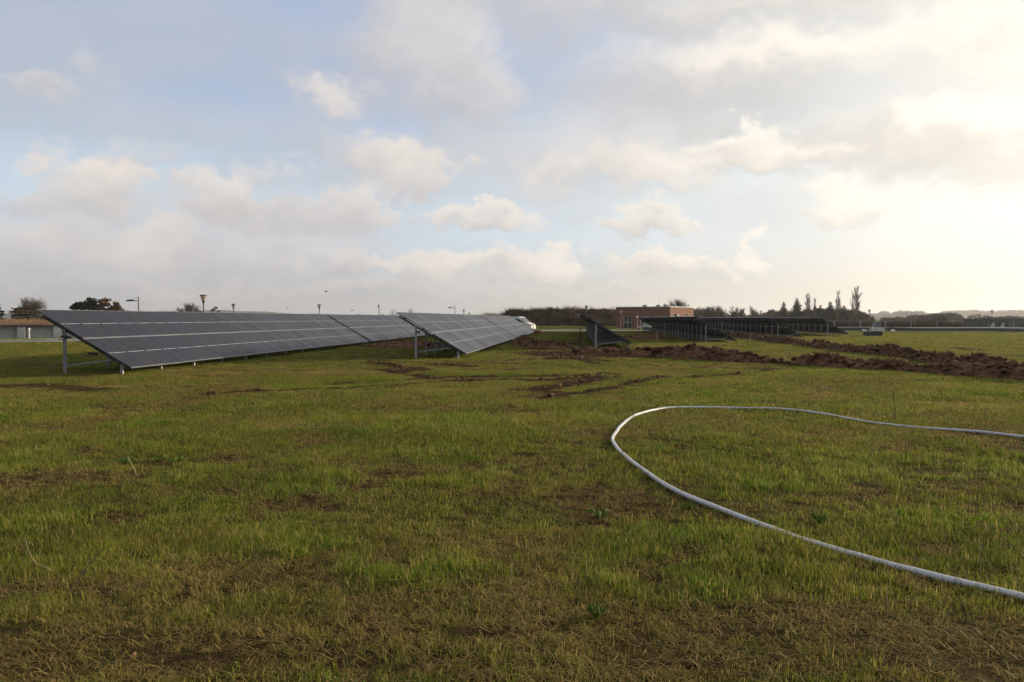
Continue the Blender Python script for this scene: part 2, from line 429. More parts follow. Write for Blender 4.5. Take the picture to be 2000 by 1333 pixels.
# ------------------------------------------------------------------ mesh builder
class MB:
    def __init__(self):
        self.v, self.f, self.m, self.uv = [], [], [], None
        self.mats = []
        self.cur = 0

    def use(self, mat):
        if mat not in self.mats:
            self.mats.append(mat)
        self.cur = self.mats.index(mat)
        return self

    def add(self, vs, fs):
        o = len(self.v)
        self.v.extend([tuple(p) for p in vs])
        for q in fs:
            self.f.append(tuple(i + o for i in q))
            self.m.append(self.cur)
        return self

    def box(self, c, s, rot=None):
        hx, hy, hz = s[0] / 2, s[1] / 2, s[2] / 2
        vs = [Vector((x, y, z)) for x in (-hx, hx) for y in (-hy, hy) for z in (-hz, hz)]
        if rot is not None:
            vs = [rot @ p for p in vs]
        c = Vector(c)
        return self.add([p + c for p in vs], [(0, 1, 3, 2), (4, 6, 7, 5), (0, 4, 5, 1), (2, 3, 7, 6), (0, 2, 6, 4), (1, 5, 7, 3)])

    def bar(self, a, b, w, h, up=(0, 0, 1)):
        a, b = Vector(a), Vector(b)
        d = (b - a).normalized()
        up = Vector(up)
        if abs(d.dot(up)) > 0.98:
            up = Vector((0, 1, 0))
        s = d.cross(up).normalized()
        u = s.cross(d)
        vs = []
        for p in (a, b):
            for i, j in ((-1, -1), (1, -1), (1, 1), (-1, 1)):
                vs.append(p + s * (i * w / 2) + u * (j * h / 2))
        return self.add(vs, [(0, 3, 2, 1), (4, 5, 6, 7), (0, 1, 5, 4), (1, 2, 6, 5), (2, 3, 7, 6), (3, 0, 4, 7)])

    def tube(self, pts, rad, n=6, caps=True):
        pts = [Vector(p) for p in pts]
        if not hasattr(rad, '__len__'):
            rad = [rad] * len(pts)
        rings = []
        ref = Vector((0.31, 0.17, 0.93))
        for i, p in enumerate(pts):
            d = (pts[min(i + 1, len(pts) - 1)] - pts[max(i - 1, 0)]).normalized()
            if abs(d.dot(ref)) > 0.95:
                ref = Vector((0.9, 0.3, 0.1))
            s = d.cross(ref).normalized()
            u = s.cross(d)
            rings.append([p + (s * math.cos(k * 2 * math.pi / n) + u * math.sin(k * 2 * math.pi / n)) * rad[i] for k in range(n)])
        vs = [q for r_ in rings for q in r_]
        fs = []
        for i in range(len(pts) - 1):
            for k in range(n):
                a, b = i * n + k, i * n + (k + 1) % n
                fs.append((a, b, b + n, a + n))
        if caps:
            fs.append(tuple(range(n - 1, -1, -1)))
            fs.append(tuple(range((len(pts) - 1) * n, len(pts) * n)))
        return self.add(vs, fs)

    def lathe(self, prof, n=12, c=(0, 0, 0)):
        c = Vector(c)
        vs = [c + Vector((r_ * math.cos(k * 2 * math.pi / n), r_ * math.sin(k * 2 * math.pi / n), z)) for r_, z in prof for k in range(n)]
        fs = []
        for i in range(len(prof) - 1):
            for k in range(n):
                a, b = i * n + k, i * n + (k + 1) % n
                fs.append((a, b, b + n, a + n))
        fs.append(tuple(range(n - 1, -1, -1)))
        fs.append(tuple(range((len(prof) - 1) * n, len(prof) * n)))
        return self.add(vs, fs)

    def prism(self, poly, axis_len, frame):
        """poly in (x, z), extruded along y by axis_len, placed with a matrix"""
        n = len(poly)
        vs = [frame @ Vector((x, y, z)) for y in (-axis_len / 2, axis_len / 2) for x, z in poly]
        fs = [tuple(range(n)), tuple(range(2 * n - 1, n - 1, -1))]
        for k in range(n):
            fs.append((k, k + n, (k + 1) % n + n, (k + 1) % n))
        return self.add(vs, fs)

    def mesh(self, name, smooth=False):
        me = bpy.data.meshes.new(name)
        me.from_pydata(self.v, [], self.f)
        for m in self.mats:
            me.materials.append(m)
        me.polygons.foreach_set('material_index', self.m)
        if smooth:
            me.polygons.foreach_set('use_smooth', [True] * len(self.f))
        me.update()
        return me

    def build(self, name, parent=None, loc=None, smooth=False):
        return link(name, self.mesh(name, smooth), parent, loc)


def link(name, data, parent=None, loc=None, rot=None, scale=None):
    o = bpy.data.objects.new(name, data)
    COL.objects.link(o)
    if parent is not None:
        o.parent = parent
    if loc is not None:
        o.location = loc
    if rot is not None:
        o.rotation_euler = rot
    if scale is not None:
        o.scale = scale
    return o


def tag(o, label=None, cat=None, group=None, kind=None):
    for k, v in (('label', label), ('category', cat), ('group', group), ('kind', kind)):
        if v:
            o[k] = v
    return o


def thing(name, label, cat, loc=(0, 0, 0), rz=0.0, group=None):
    o = link(name, None, None, loc, (0, 0, rz))
    o.empty_display_size = 0.2
    return tag(o, label, cat, group)


def copy_tree(root, loc, rz, label, group=None, scale=1.0):
    c = root.copy()
    COL.objects.link(c)
    c.location, c.rotation_euler = loc, (0, 0, rz)
    c.scale = (scale, scale, scale)
    c['label'] = label
    if group:
        c['group'] = group
    for ch in root.children:
        d = ch.copy()
        COL.objects.link(d)
        d.parent = c
    return c


def np_mesh(name, verts, faces, mats, smooth=False, mat_idx=None):
    """verts (n,3), faces (m,k) arrays"""
    me = bpy.data.meshes.new(name)
    verts = np.asarray(verts, np.float32)
    faces = np.asarray(faces, np.int32)
    k = faces.shape[1]
    me.vertices.add(len(verts))
    me.vertices.foreach_set('co', verts.ravel())
    me.loops.add(faces.size)
    me.loops.foreach_set('vertex_index', faces.ravel())
    me.polygons.add(len(faces))
    me.polygons.foreach_set('loop_start', np.arange(0, faces.size, k, dtype=np.int32))
    if smooth:
        me.polygons.foreach_set('use_smooth', np.ones(len(faces), bool))
    for m in mats:
        me.materials.append(m)
    if mat_idx is not None:
        me.polygons.foreach_set('material_index', np.asarray(mat_idx, np.int32))
    me.update(calc_edges=True)
    return me


# ------------------------------------------------------------------ ground: tracks, bare patches, one big sheet
def gpts(pix):
    return np.array([ground_at(*p)[:2] for p in pix])


TRACKS = [  # photo pixels along each wheel rut, width in metres, strength
    ([(650, 760), (700, 757), (780, 752), (850, 746)], 0.22, 0.62), ([(640, 752), (700, 747), (790, 743), (845, 737)], 0.22, 0.6),
    ([(880, 744), (960, 743), (1080, 742), (1130, 738), (1185, 731)], 0.34, 1.0), ([(855, 738), (930, 737), (1060, 735), (1170, 735)], 0.3, 0.8),
    ([(725, 707), (790, 718), (830, 724)], 0.3, 0.8), ([(755, 722), (782, 727)], 0.4, 0.9), ([(848, 712), (880, 713), (916, 716)], 0.35, 0.85),
    ([(815, 733), (850, 741)], 0.35, 0.9), ([(1055, 761), (1100, 752), (1150, 743), (1195, 733)], 0.35, 0.9),
    ([(1060, 777), (1130, 769), (1180, 760), (1240, 747), (1295, 736)], 0.26, 0.85), ([(1350, 737), (1440, 731), (1510, 722)], 0.2, 0.7),
    ([(1000, 762), (1050, 764), (1090, 767)], 0.24, 0.6), ([(1110, 695), (1140, 703), (1160, 712)], 0.3, 0.7), ([(1150, 700), (1190, 706)], 0.3, 0.6),
    ([(405, 771), (460, 766), (530, 763), (620, 760)], 0.25, 0.55), ([(0, 755), (60, 752), (120, 757), (200, 764)], 0.4, 0.5),
    ([(1845, 678), (1880, 682), (1915, 685)], 0.3, 0.8), ([(1705, 671), (1750, 671), (1790, 672)], 0.4, 0.95), ([(1380, 676), (1440, 677), (1480, 680)], 0.35, 0.7),
]
MUD = [  # px, py, rx, ry metres
    (1085, 692, 1.9, 2.6, 1.0), (1070, 672, 2.6, 4.0, 0.8), (1180, 696, 1.8, 2.0, 0.8), (1035, 889, 0.16, 0.12, 1.0), (1110, 700, 1.3, 0.8, 0.8),
    (800, 676, 3.5, 3.0, 0.8), (1265, 660, 3.5, 3.5, 0.8),
    (1790, 1290, 0.24499999999999997, 0.22, 0.5), (1700, 1250, 0.27999999999999997, 0.15, 0.5), (1540, 1185, 0.24499999999999997, 0.12, 0.5), (1900, 1320, 0.21, 0.2, 0.5), (220, 1245, 0.3, 0.12, 0.65), (380, 1290, 0.35, 0.12, 0.65),
    (20, 1230, 0.25, 0.12, 0.6), (950, 1240, 0.3, 0.1, 0.6), (1250, 1300, 0.35, 0.1, 0.6),
]
BARE = [(120, 935, 1.3, 0.5, .8), (270, 905, 0.7, 0.3, .7), (1190, 985, 0.6, 0.4, .9), (1200, 965, 0.5, 0.3, .7), (1600, 1220, 1.2, 0.4, .9), (1850, 1270, 1.0, 0.6, .9),
        (1350, 1290, 1.2, 0.35, .8), (900, 1250, 1.0, 0.3, .8), (400, 1270, 1.2, 0.35, .85), (60, 1290, 0.8, 0.35, .9), (1260, 785, 1.0, 0.9, .6), (460, 768, 1.6, 1.0, .7),
        (100, 757, 3.0, 1.0, .8), (1010, 775, 1.5, 0.8, .5), (640, 1110, 0.7, 0.3, .5), (1450, 690, 4.0, 3.0, .6), (600, 728, 4, 2, .5), (1650, 655, 6.0, 5.0, .5)]


def poly_dist(x, y, pts):
    best = np.full(x.shape, 1e9)
    for (ax, ay), (bx, by) in zip(pts[:-1], pts[1:]):
        dx, dy = bx - ax, by - ay
        t = np.clip(((x - ax) * dx + (y - ay) * dy) / (dx * dx + dy * dy + 1e-9), 0, 1)
        best = np.minimum(best, np.hypot(x - ax - t * dx, y - ay - t * dy))
    return best


def mud_field(x, y):
    mud = np.zeros(x.shape)
    wob = 0.10 * fbm(x * 1.3, y * 1.3, octv=2, seed=21)
    brk = 0.95 + 0.55 * fbm(x * 0.9, y * 0.9, octv=3, seed=31)
    for pts, wd, s in TRACKS_G:
        sel = (x > pts[:, 0].min() - 2) & (x < pts[:, 0].max() + 2) & (y > pts[:, 1].min() - 2) & (y < pts[:, 1].max() + 2)
        if sel.any():
            dd = poly_dist(x[sel], y[sel], pts) + wob[sel]
            mud[sel] = np.maximum(mud[sel], (0.10 + 0.82 * s) * np.clip(brk[sel], 0, 1.15) * (1 - sstep(wd * 0.6, wd * 1.3, dd)))
    for (cx, cy, rx, ry, s) in MUD_G:
        q = np.hypot((x - cx) / rx, (y - cy) / ry) + 0.35 * fbm(x * 1.1, y * 1.1, octv=3, seed=9)
        mud = np.maximum(mud, s * (1 - sstep(0.6, 1.15, q)))
    for pts, wd in RIDGE_LINES:
        dd = poly_dist(x, y, pts) + 1.5 * wob
        mud = np.maximum(mud, 1 - sstep(wd * 0.7, wd * 1.1, dd))
    return np.clip(mud, 0, 1)


def bare_field(x, y):
    b = np.zeros(x.shape)
    for (cx, cy, rx, ry, s) in BARE_G:
        q = np.hypot((x - cx) / rx, (y - cy) / ry) + 0.5 * fbm(x * 1.4, y * 1.4, octv=3, seed=77)
        b = np.maximum(b, s * (1 - sstep(0.5, 1.3, q)))
    n = fbm(x * 0.55, y * 0.55, octv=4, seed=41)
    b = np.maximum(b, 0.75 * sstep(0.10, 0.45, n))
    n2 = fbm(x * 2.2, y * 2.2, octv=3, seed=43)
    b = np.maximum(b, 0.85 * sstep(0.18, 0.5, n2))
    b = np.maximum(b, 0.85 * (1 - sstep(3.8, 5.4, y)) * sstep(-0.35, 0.35, n2 + 0.4 * n))
    return np.clip(b, 0, 1)


TRACKS_G = [(gpts(p), w_, s) for p, w_, s in TRACKS]
MUD_G = [(*ground_at(a, b)[:2], rx, ry, s) for a, b, rx, ry, s in MUD]
BARE_G = [(*ground_at(a, b)[:2], rx, ry, s) for a, b, rx, ry, s in BARE]
# ridges of dug earth: foot line in photo pixels (front foot), width, height
RIDGES = [
    ('near', [(1128, 694), (1200, 694), (1300, 698), (1400, 704), (1470, 709), (1540, 711)], 1.5, 0.46),
    ('near_b', [(1556, 712), (1600, 714), (1650, 717), (1720, 721), (1800, 727), (1832, 729)], 1.0, 0.44),
    ('near_c', [(1826, 730), (1880, 733), (1940, 737), (2010, 743), (2120, 752)], 1.05, 0.46),
    ('far', [(1425, 659), (1500, 667), (1570, 676), (1650, 685), (1740, 693), (1800, 701)], 1.05, 0.44),
    ('far_b', [(1800, 703), (1850, 709), (1905, 716), (1985, 724)], 1.0, 0.50),
    ('heap', [(1020, 672), (1050, 682), (1085, 684), (1118, 684)], 1.5, 0.55),
    ('back_left', [(748, 676), (790, 679), (850, 678)], 2.2, 0.42),
    ('back_right', [(1226, 662), (1260, 664), (1305, 664)], 2.2, 0.45),
]
RIDGE_LINES = []
for nm, pix, wd, hh in RIDGES:
    g = gpts(pix)
    g[:, 1] += wd * 0.5
    RIDGE_LINES.append((g, wd * 0.55))


def axis_nodes(lo, fine_lo, fine_hi, hi, step, grow):
    mid = list(np.arange(fine_lo, fine_hi + 1e-6, step))
    a, s = [], step
    v = fine_lo
    while v > lo:
        s *= grow
        v -= s
        a.append(v)
    b, s = [], step
    v = fine_hi
    while v < hi:
        s *= grow
        v += s
        b.append(v)
    return np.array(a[::-1] + mid + b)


gx = axis_nodes(-2600, -16, 19, 2600, 0.13, 1.07)
gy = axis_nodes(-2600, 3, 44, 2700, 0.13, 1.07)
XX, YY = np.meshgrid(gx, gy)
ZZ = terrain(XX, YY)
nearm = (np.abs(XX) < 40) & (YY > 1) & (YY < 90)
mud = np.zeros_like(XX)
bare = np.zeros_like(XX)
mud[nearm] = mud_field(XX[nearm], YY[nearm])
bare[nearm] = bare_field(XX[nearm], YY[nearm])
clod = fbm(XX * 3.1, YY * 3.1, octv=3, seed=51)
ZZ = ZZ + np.where(nearm, mud * (0.005 + 0.10 * np.maximum(clod, -0.2)) * np.where(YY > 12, 1.0, 0.25), 0)
nx, ny = len(gx), len(gy)
idx = np.arange(nx * ny).reshape(ny, nx)
quads = np.stack([idx[:-1, :-1], idx[:-1, 1:], idx[1:, 1:], idx[1:, :-1]], -1).reshape(-1, 4)
gme = np_mesh('ground', np.stack([XX, YY, ZZ], -1).reshape(-1, 3), quads, [M['ground']], True)
for nm, arr in (('mud', mud), ('bare', bare)):
    a = gme.attributes.new(nm, 'FLOAT', 'POINT')
    a.data.foreach_set('value', arr.ravel().astype(np.float32))
ground = tag(link('ground', gme), 'rough mown grass field', kind='structure')


# ------------------------------------------------------------------ road
def strip(name, mat, left, right, z=0.02, sub=10):
    l = np.array(left, float)
    r_ = np.array(right, float)
    t = np.linspace(0, len(l) - 1, (len(l) - 1) * sub + 1)
    li = np.stack([np.interp(t, np.arange(len(l)), l[:, k]) for k in (0, 1)], 1)
    ri = np.stack([np.interp(t, np.arange(len(l)), r_[:, k]) for k in (0, 1)], 1)
    vs, fs = [], []
    for i in range(len(t)):
        for p in (li[i], (li[i] + ri[i]) / 2, ri[i]):
            vs.append((p[0], p[1], tz(p[0], p[1]) + z))
    for i in range(len(t) - 1):
        for k in (0, 1):
            a = i * 3 + k
            fs.append((a, a + 1, a + 4, a + 3))
    return np_mesh(name, vs, fs, [mat])


road_near = [(-60, 20), (-40.5, 44), (-32.2, 58.3), (-24, 72), (-10, 92), (2, 104), (14, 109.5), (30, 110), (48, 111)]
road_far = [(-72, 30), (-52, 56), (-39.5, 69.0), (-29, 80), (-14, 100), (-1, 114), (14, 118.5), (30, 117), (48, 117)]
road = tag(link('road', strip('road', M['asphalt'], road_far, road_near, 0.05)), 'pale asphalt service road', kind='structure')

# ------------------------------------------------------------------ solar tables
TILT = R(30.2)
ROWANG = R(4.85)
S_LEN, P_W, P_L, P_T = 3.55, 1.050, 1.755, 0.035
PITCH_W = 1.062
N_COL = 26
ROW_X = S_LEN * math.cos(TILT)


def panel_mesh():
    b = MB()
    hx, hy = P_L / 2, P_W / 2
    fr = 0.012
    b.use(M['frame'])
    z0, z1 = -P_T, 0.0
    for s in (-1, 1):                                   # four frame bars
        b.box((0, s * (hy - fr / 2), (z0 + z1) / 2), (P_L, fr, P_T))
    b.use(M['alu'])
    for s in (-1, 1):
        b.box((s * (hx - 0.008), 0, (z0 + z1) / 2 + 0.001), (0.016, P_W - 2 * fr - 0.002, P_T))
    zg = -0.003
    ix, iy = hx - 0.016, hy - fr
    b.use(M['glass'])
    for x0, x1 in ((-ix, -0.013), (0.013, ix)):
        b.add([(x0, -iy, zg), (x1, -iy, zg), (x1, iy, zg), (x0, iy, zg)], [(0, 1, 2, 3)])
    b.use(M['strip'])                                    # white back sheet between the two half strings, broken at the ribbons
    cuts = [-iy, -iy + 0.05, -0.27, -0.24, 0.24, 0.27, iy - 0.05, iy]
    for k in range(len(cuts) - 1):
        b.use(M['strip'] if k in (1, 3, 5) else M['glass'])
        b.add([(-0.013, cuts[k], zg), (0.013, cuts[k], zg), (0.013, cuts[k + 1], zg), (-0.013, cuts[k + 1], zg)], [(0, 1, 2, 3)])
    b.use(M['back'])
    b.add([(-ix, -iy, zg - 0.006), (ix, -iy, zg - 0.006), (ix, iy, zg - 0.006), (-ix, iy, zg - 0.006)], [(3, 2, 1, 0)])
    b.use(M['dark'])
    b.box((0, 0, zg - 0.02), (0.06, 0.30, 0.022))        # junction box behind
    return b.mesh('panel')


PANEL = panel_mesh()


def zs(H, x):
    return H - x * math.tan(TILT)


def post_mesh(h, foot=False):
    """C-section pile, open side to the row's end"""
    b = MB().use(M['galv'])
    t = 0.012
    b.box((0, 0, h / 2), (0.08, t, h))
    b.box((-0.04 + t / 2, -0.028, h / 2), (t, 0.044, h))
    b.box((0.04 - t / 2, -0.028, h / 2), (t, 0.044, h))
    if foot:
        b.lathe([(0.085, -0.03), (0.075, 0.10), (0.055, 0.24)], 8, (0, -0.02, 0))
    return b.mesh('post')


H_TOP = 2.02
X_REAR, X_FRONT = 0.82, 2.68
REAR = post_mesh(zs(H_TOP, X_REAR) - 0.13 + 0.30)
FRONT = post_mesh(zs(H_TOP, X_FRONT) - 0.13 + 0.30, False)
_b = MB().use(M['beam'])
_p = lambda s, off: (s * math.cos(TILT) - off * math.sin(TILT), 0, H_TOP - s * math.sin(TILT) - off * math.cos(TILT))
_b.bar(_p(0.16, 0.138), _p(3.22, 0.138), 0.05, 0.07)
RAFTER = _b.mesh('rafter')
_b = MB().use(M['galv2'])
_b.bar((X_REAR + 0.03, 0.045, 0.27), (2.34, 0.045, zs(H_TOP, 2.34) - 0.20), 0.045, 0.06)
STRUT = _b.mesh('strut')
LROW = N_COL * PITCH_W
_b = MB().use(M['beam'])
_b.box((0, LROW / 2, 0), (0.055, LROW - 0.04, 0.065))
PURLIN = _b.mesh('purlin')
_b = MB().use(M['dark'])
_b.box((0, 0, 0), (0.16, 0.30, 0.055))
_b.tube([(0.05, -0.15, 0), (0.12, -0.28, -0.06), (0.02, -0.36, -0.05)], 0.012, 5)
BOXM = _b.mesh('connector_box')

rng = random.Random(11)


def solar_table(px, depth, ofs, drop, label, boxes=False):
    """top near corner at a photo column and depth; ofs metres further along the row"""
    X = (px - 1000) / F_PX * depth
    u = Vector((math.sin(ROWANG), math.cos(ROWANG), 0))
    base = Vector((X, depth, drop)) + u * ofs
    t = thing('solar_table', label, 'solar array', base, -ROWANG, 'ground mounted solar tables')
    for i in range(N_COL):
        y = (i + 0.5) * PITCH_W
        for r_ in range(2):
            s = P_L / 2 + r_ * (P_L + 0.04)
            link('panel', PANEL, t, (s * math.cos(TILT), y, H_TOP - s * math.sin(TILT)),
                 (R(rng.gauss(0, 0.10)), TILT + R(rng.gauss(0, 0.12)), R(rng.gauss(0, 0.05))))
    for k in range(13):
        y = 0.16 + k * (LROW - 0.32) / 12
        j = lambda a=0.02: rng.uniform(-a, a)
        link('rear_post', REAR, t, (X_REAR, y, -0.30), (j(.008), j(.008), 0))
        link('front_post', FRONT, t, (X_FRONT, y, -0.30), (j(.008), j(.008), 0))
        link('rafter', RAFTER, t, (0, y + 0.045, 0))
        link('strut', STRUT, t, (0, y, j()))
    for s in (0.42, 1.34, 2.22, 3.12):
        link('purlin', PURLIN, t, (s * math.cos(TILT) - 0.07 * math.sin(TILT), 0.02, H_TOP - s * math.sin(TILT) - 0.07 * math.cos(TILT)), (0, TILT, 0))
    if boxes:
        for s in (1.30, 2.30):
            link('connector_box', BOXM, t, (s * math.cos(TILT) - 0.17, 0.02, H_TOP - s * math.sin(TILT) - 0.2), (0, TILT * .5, 0))
    return t


GAP = LROW + 0.55
ROWS = [
    (71, 24.35, 0.0, ['long solar table nearest the camera at left, face towards the viewer', 'solar table second along the leftmost row, behind the nearest one'], True),
    (774.4, 34.0, 0.0, ['solar table at centre with its galvanised end posts showing, face to the viewer', 'far solar table at centre in front of the white van'], True),
    (1135.7, 44.0, 0.0, ['solar table seen end on beside the soil heap, wedge shaped', 'solar table hidden behind the end-on wedge shaped table'], False),
    (1357, 57.0, -0.12, ['dark backed solar table right of the wedge, in front of brick building', 'far end of the dark backed row that covers the brick building'], False),
    (1502, 71.0, -0.17, ['dark backed solar table in the middle of the three at right', 'solar table behind the middle of the three dark backed ones'], False),
    (1602, 84.0, -0.20, ['rightmost dark backed solar table, beyond the soil ridges', 'solar table behind the rightmost dark backed one'], False),
]
for px, D, drop, labs, bx in ROWS:
    solar_table(px, D, 0.0, drop, labs[0], bx)
    solar_table(px, D, GAP, drop, labs[1], False)


# ------------------------------------------------------------------ soil ridges
def clod_shapes():
    ico_v, ico_f = [], []
    ph = (1 + 5 ** 0.5) / 2
    ico_v = np.array([(-1, ph, 0), (1, ph, 0), (-1, -ph, 0), (1, -ph, 0), (0, -1, ph), (0, 1, ph), (0, -1, -ph), (0, 1, -ph), (ph, 0, -1), (ph, 0, 1), (-ph, 0, -1), (-ph, 0, 1)], float)
    ico_v /= np.linalg.norm(ico_v[0])
    ico_f = [(0, 11, 5), (0, 5, 1), (0, 1, 7), (0, 7, 10), (0, 10, 11), (1, 5, 9), (5, 11, 4), (11, 10, 2), (10, 7, 6), (7, 1, 8), (3, 9, 4), (3, 4, 2), (3, 2, 6), (3, 6, 8), (3, 8, 9),
             (4, 9, 5), (2, 4, 11), (6, 2, 10), (8, 6, 7), (9, 8, 1)]
    # one subdivision
    v = [tuple(p) for p in ico_v]
    mid = {}
    f2 = []

    def m(a, b):
        k = (min(a, b), max(a, b))
        if k not in mid:
            p = (np.array(v[a]) + np.array(v[b])) / 2
            v.append(tuple(p / np.linalg.norm(p)))
            mid[k] = len(v) - 1
        return mid[k]
    for a, b, c in ico_f:
        ab, bc, ca = m(a, b), m(b, c), m(c, a)
        f2 += [(a, ab, ca), (b, bc, ab), (c, ca, bc), (ab, bc, ca)]
    return np.array(v), np.array(f2)


CV, CF = clod_shapes()


def clod_mesh(name, centres, sizes, seed, mat):
    rg = np.random.default_rng(seed)
    V, Fc = [], []
    for i, (c, s) in enumerate(zip(centres, sizes)):
        d = 1 + 0.38 * vnoise(CV[:, 0] * 1.6 + i * 7.1, CV[:, 1] * 1.6, CV[:, 2] * 1.6 + i * 3.3, seed)
        v = CV * d[:, None] * (s * rg.uniform(0.7, 1.3, 3))
        a = rg.uniform(0, 6.28)
        ca, sa = math.cos(a), math.sin(a)
        v = np.stack([v[:, 0] * ca - v[:, 1] * sa, v[:, 0] * sa + v[:, 1] * ca, v[:, 2] * 0.8], 1)
        V.append(v + c)
        Fc.append(CF + i * len(CV))
    return np_mesh(name, np.concatenate(V), np.concatenate(Fc), [mat], False)


RIDGE_LABELS = {
    'near': 'ridge of dug brown soil running right from the end-on solar table',
    'near_b': 'middle piece of the nearest soil ridge, after the gap, with pointed heap',
    'near_c': 'brown soil ridge at the right picture edge, nearest one',
    'far': 'long brown soil ridge leading back to the dark backed solar tables',
    'far_b': 'tall lumpy soil ridge at right, just behind the nearest ridge',
    'heap': 'dark soil heap between the centre table and the end-on table',
    'back_left': 'brown soil heap seen under the centre solar table',
    'back_right': 'low soil heap behind the end-on solar table, under the dark backed row',
}


def soil_ridge(key, pix, wd, hh, seed):
    g = gpts(pix)
    g[:, 1] += wd * 0.5
    seg = np.hypot(*np.diff(g, axis=0).T)
    L = np.concatenate([[0], np.cumsum(seg)])
    n = max(24, int(L[-1] / 0.07))
    m = 26
    s = np.linspace(0, L[-1], n)
    cx, cy = np.interp(s, L, g[:, 0]), np.interp(s, L, g[:, 1])
    dx, dy = np.gradient(cx), np.gradient(cy)
    ln = np.hypot(dx, dy)
    nxv, nyv = -dy / ln, dx / ln
    w = np.linspace(-1, 1, m)
    S, W = np.meshgrid(s, w, indexing='ij')
    endf = sstep(0, 0.8, S) * sstep(0, 0.8, L[-1] - S)
    hump = 0.68 + 0.55 * fbm(S * 0.55, S * 0 + seed * 3.7, octv=3, seed=seed)
    width = wd * 0.62 * (0.9 + 0.28 * fbm(S * 0.8, W * 0 + 9.1 + seed, octv=2, seed=seed + 5)) * (0.55 + 0.45 * endf)
    wob = 0.22 * wd * fbm(S * 0.5, S * 0 + 3.3, octv=2, seed=seed + 8)
    X = cx[:, None] + nxv[:, None] * (W * width + wob)
    Y = cy[:, None] + nyv[:, None] * (W * width + wob)
    prof = np.clip(1 - np.abs(W) ** 1.6, 0, 1)
    Z = hh * 0.92 * prof * np.clip(hump, 0.25, 1.4) * (0.15 + 0.85 * endf)
    rough = 0.22 * hh * fbm(X * 2.2, Y * 2.2, octv=2, seed=seed + 2) + 0.30 * hh * np.abs(fbm(X * 4.5, Y * 4.5, octv=3, seed=seed + 3))
    Z = Z + rough * np.clip(prof * 2.2, 0, 1)
    Z = Z + terrain(X, Y) - 0.05 * (np.abs(W) > 0.97) + 0.015
    vs = np.stack([X, Y, Z], -1).reshape(-1, 3)
    ii = np.arange(n * m).reshape(n, m)
    qs = np.stack([ii[:-1, :-1], ii[1:, :-1], ii[1:, 1:], ii[:-1, 1:]], -1).reshape(-1, 4)
    o = link('soil_ridge', np_mesh('soil_ridge', vs, qs, [M['soil']], False))
    tag(o, RIDGE_LABELS[key], 'soil heap', 'ridges of dug earth')
    rg = np.random.default_rng(seed)
    k = int(L[-1] * 75)
    si = rg.integers(0, n, k)
    wi = np.clip((rg.normal(0, 0.55, k) * 0.5 + 0.5) * m, 0, m - 1).astype(int)
    cen = np.stack([X[si, wi], Y[si, wi], Z[si, wi]], 1) + rg.normal(0, 0.03, (k, 3))
    siz = np.clip(rg.lognormal(-3.25, 0.6, k), 0.015, 0.17)
    cen[:, 2] += siz * 0.15
    # strays lying beside the ridge
    k2 = int(L[-1] * 7)
    si = rg.integers(0, n, k2)
    off = rg.choice([-1, 1], k2) * (wd * 0.6 + np.abs(rg.normal(0, 0.35, k2)))
    ex, ey = cx[si] + nxv[si] * off, cy[si] + nyv[si] * off
    s2 = rg.uniform(0.02, 0.07, k2)
    cen = np.concatenate([cen, np.stack([ex, ey, terrain(ex, ey) + s2 * 0.4], 1)])
    siz = np.concatenate([siz, s2])
    c = link('clods', clod_mesh('clods', cen, siz, seed, M['soil']), o)
    c['kind'] = 'stuff'
    return o


for i, (nm, pix, wd, hh) in enumerate(RIDGES):
    soil_ridge(nm, pix, wd, hh, 100 + i * 13)

# clods thrown up along the wheel ruts
rg = np.random.default_rng(5)
cen, siz = [], []
for pts, wd, s in TRACKS_G:
    L = np.hypot(*np.diff(pts, axis=0).T)
    for (a, b, l_) in zip(pts[:-1], pts[1:], L):
        for _ in range(int(l_ * 8 * s)):
            p = a + (b - a) * rg.random() + rg.normal(0, wd * 0.55, 2)
            if vnoise(np.array([p[0] * 0.8]), np.array([p[1] * 0.8]), seed=4)[0] > -0.1:
                sz = float(np.clip(rg.lognormal(-3.3, 0.45), 0.015, 0.09))
                cen.append((p[0], p[1], tz(*p) + sz * 0.25))
                siz.append(sz)
for (cx, cy, rx, ry, s) in MUD_G:
    for _ in range(int(40 * rx * ry * s) + 3):
        a, q = rg.uniform(0, 6.28), math.sqrt(rg.random())
        p = (cx + rx * q * math.cos(a), cy + ry * q * math.sin(a))
        sz = float(np.clip(rg.lognormal(-3.2, 0.4), 0.012, 0.09)) * (1 if cy > 12 else 0.26)
        cen.append((p[0], p[1], tz(*p) + sz * 0.2))
        siz.append(sz)
tag(link('loose_earth', clod_mesh('loose_earth', np.array(cen), siz, 77, M['soil'])), 'loose clods of earth scattered along wheel ruts', 'earth', kind='stuff')

# ------------------------------------------------------------------ hose
HOSE = [(2150, 1212), (2060, 1190), (2000, 1175), (1900, 1150), (1800, 1126), (1700, 1098), (1600, 1069), (1500, 1036), (1400, 998), (1310, 958), (1250, 919), (1215, 890), (1198, 866), (1202, 848), (1216, 831),
        (1240, 815), (1280, 804), (1325, 799), (1400, 799), (1500, 801), (1560, 806), (1620, 815), (1700, 829), (1780, 838), (1850, 843), (1920, 848), (2000, 857), (2100, 868), (2250, 880)]
hp = gpts(HOSE)
t_ = np.arange(len(hp))


def catmull(P, per=14):
    out = []
    for i in range(len(P) - 1):
        p0, p1, p2, p3 = P[max(i - 1, 0)], P[i], P[i + 1], P[min(i + 2, len(P) - 1)]
        for k in range(per):
            t = k / per
            out.append(0.5 * ((2 * p1) + (-p0 + p2) * t + (2 * p0 - 5 * p1 + 4 * p2 - p3) * t * t + (-p0 + 3 * p1 - 3 * p2 + p3) * t ** 3))
    out.append(P[-1])
    return np.array(out)


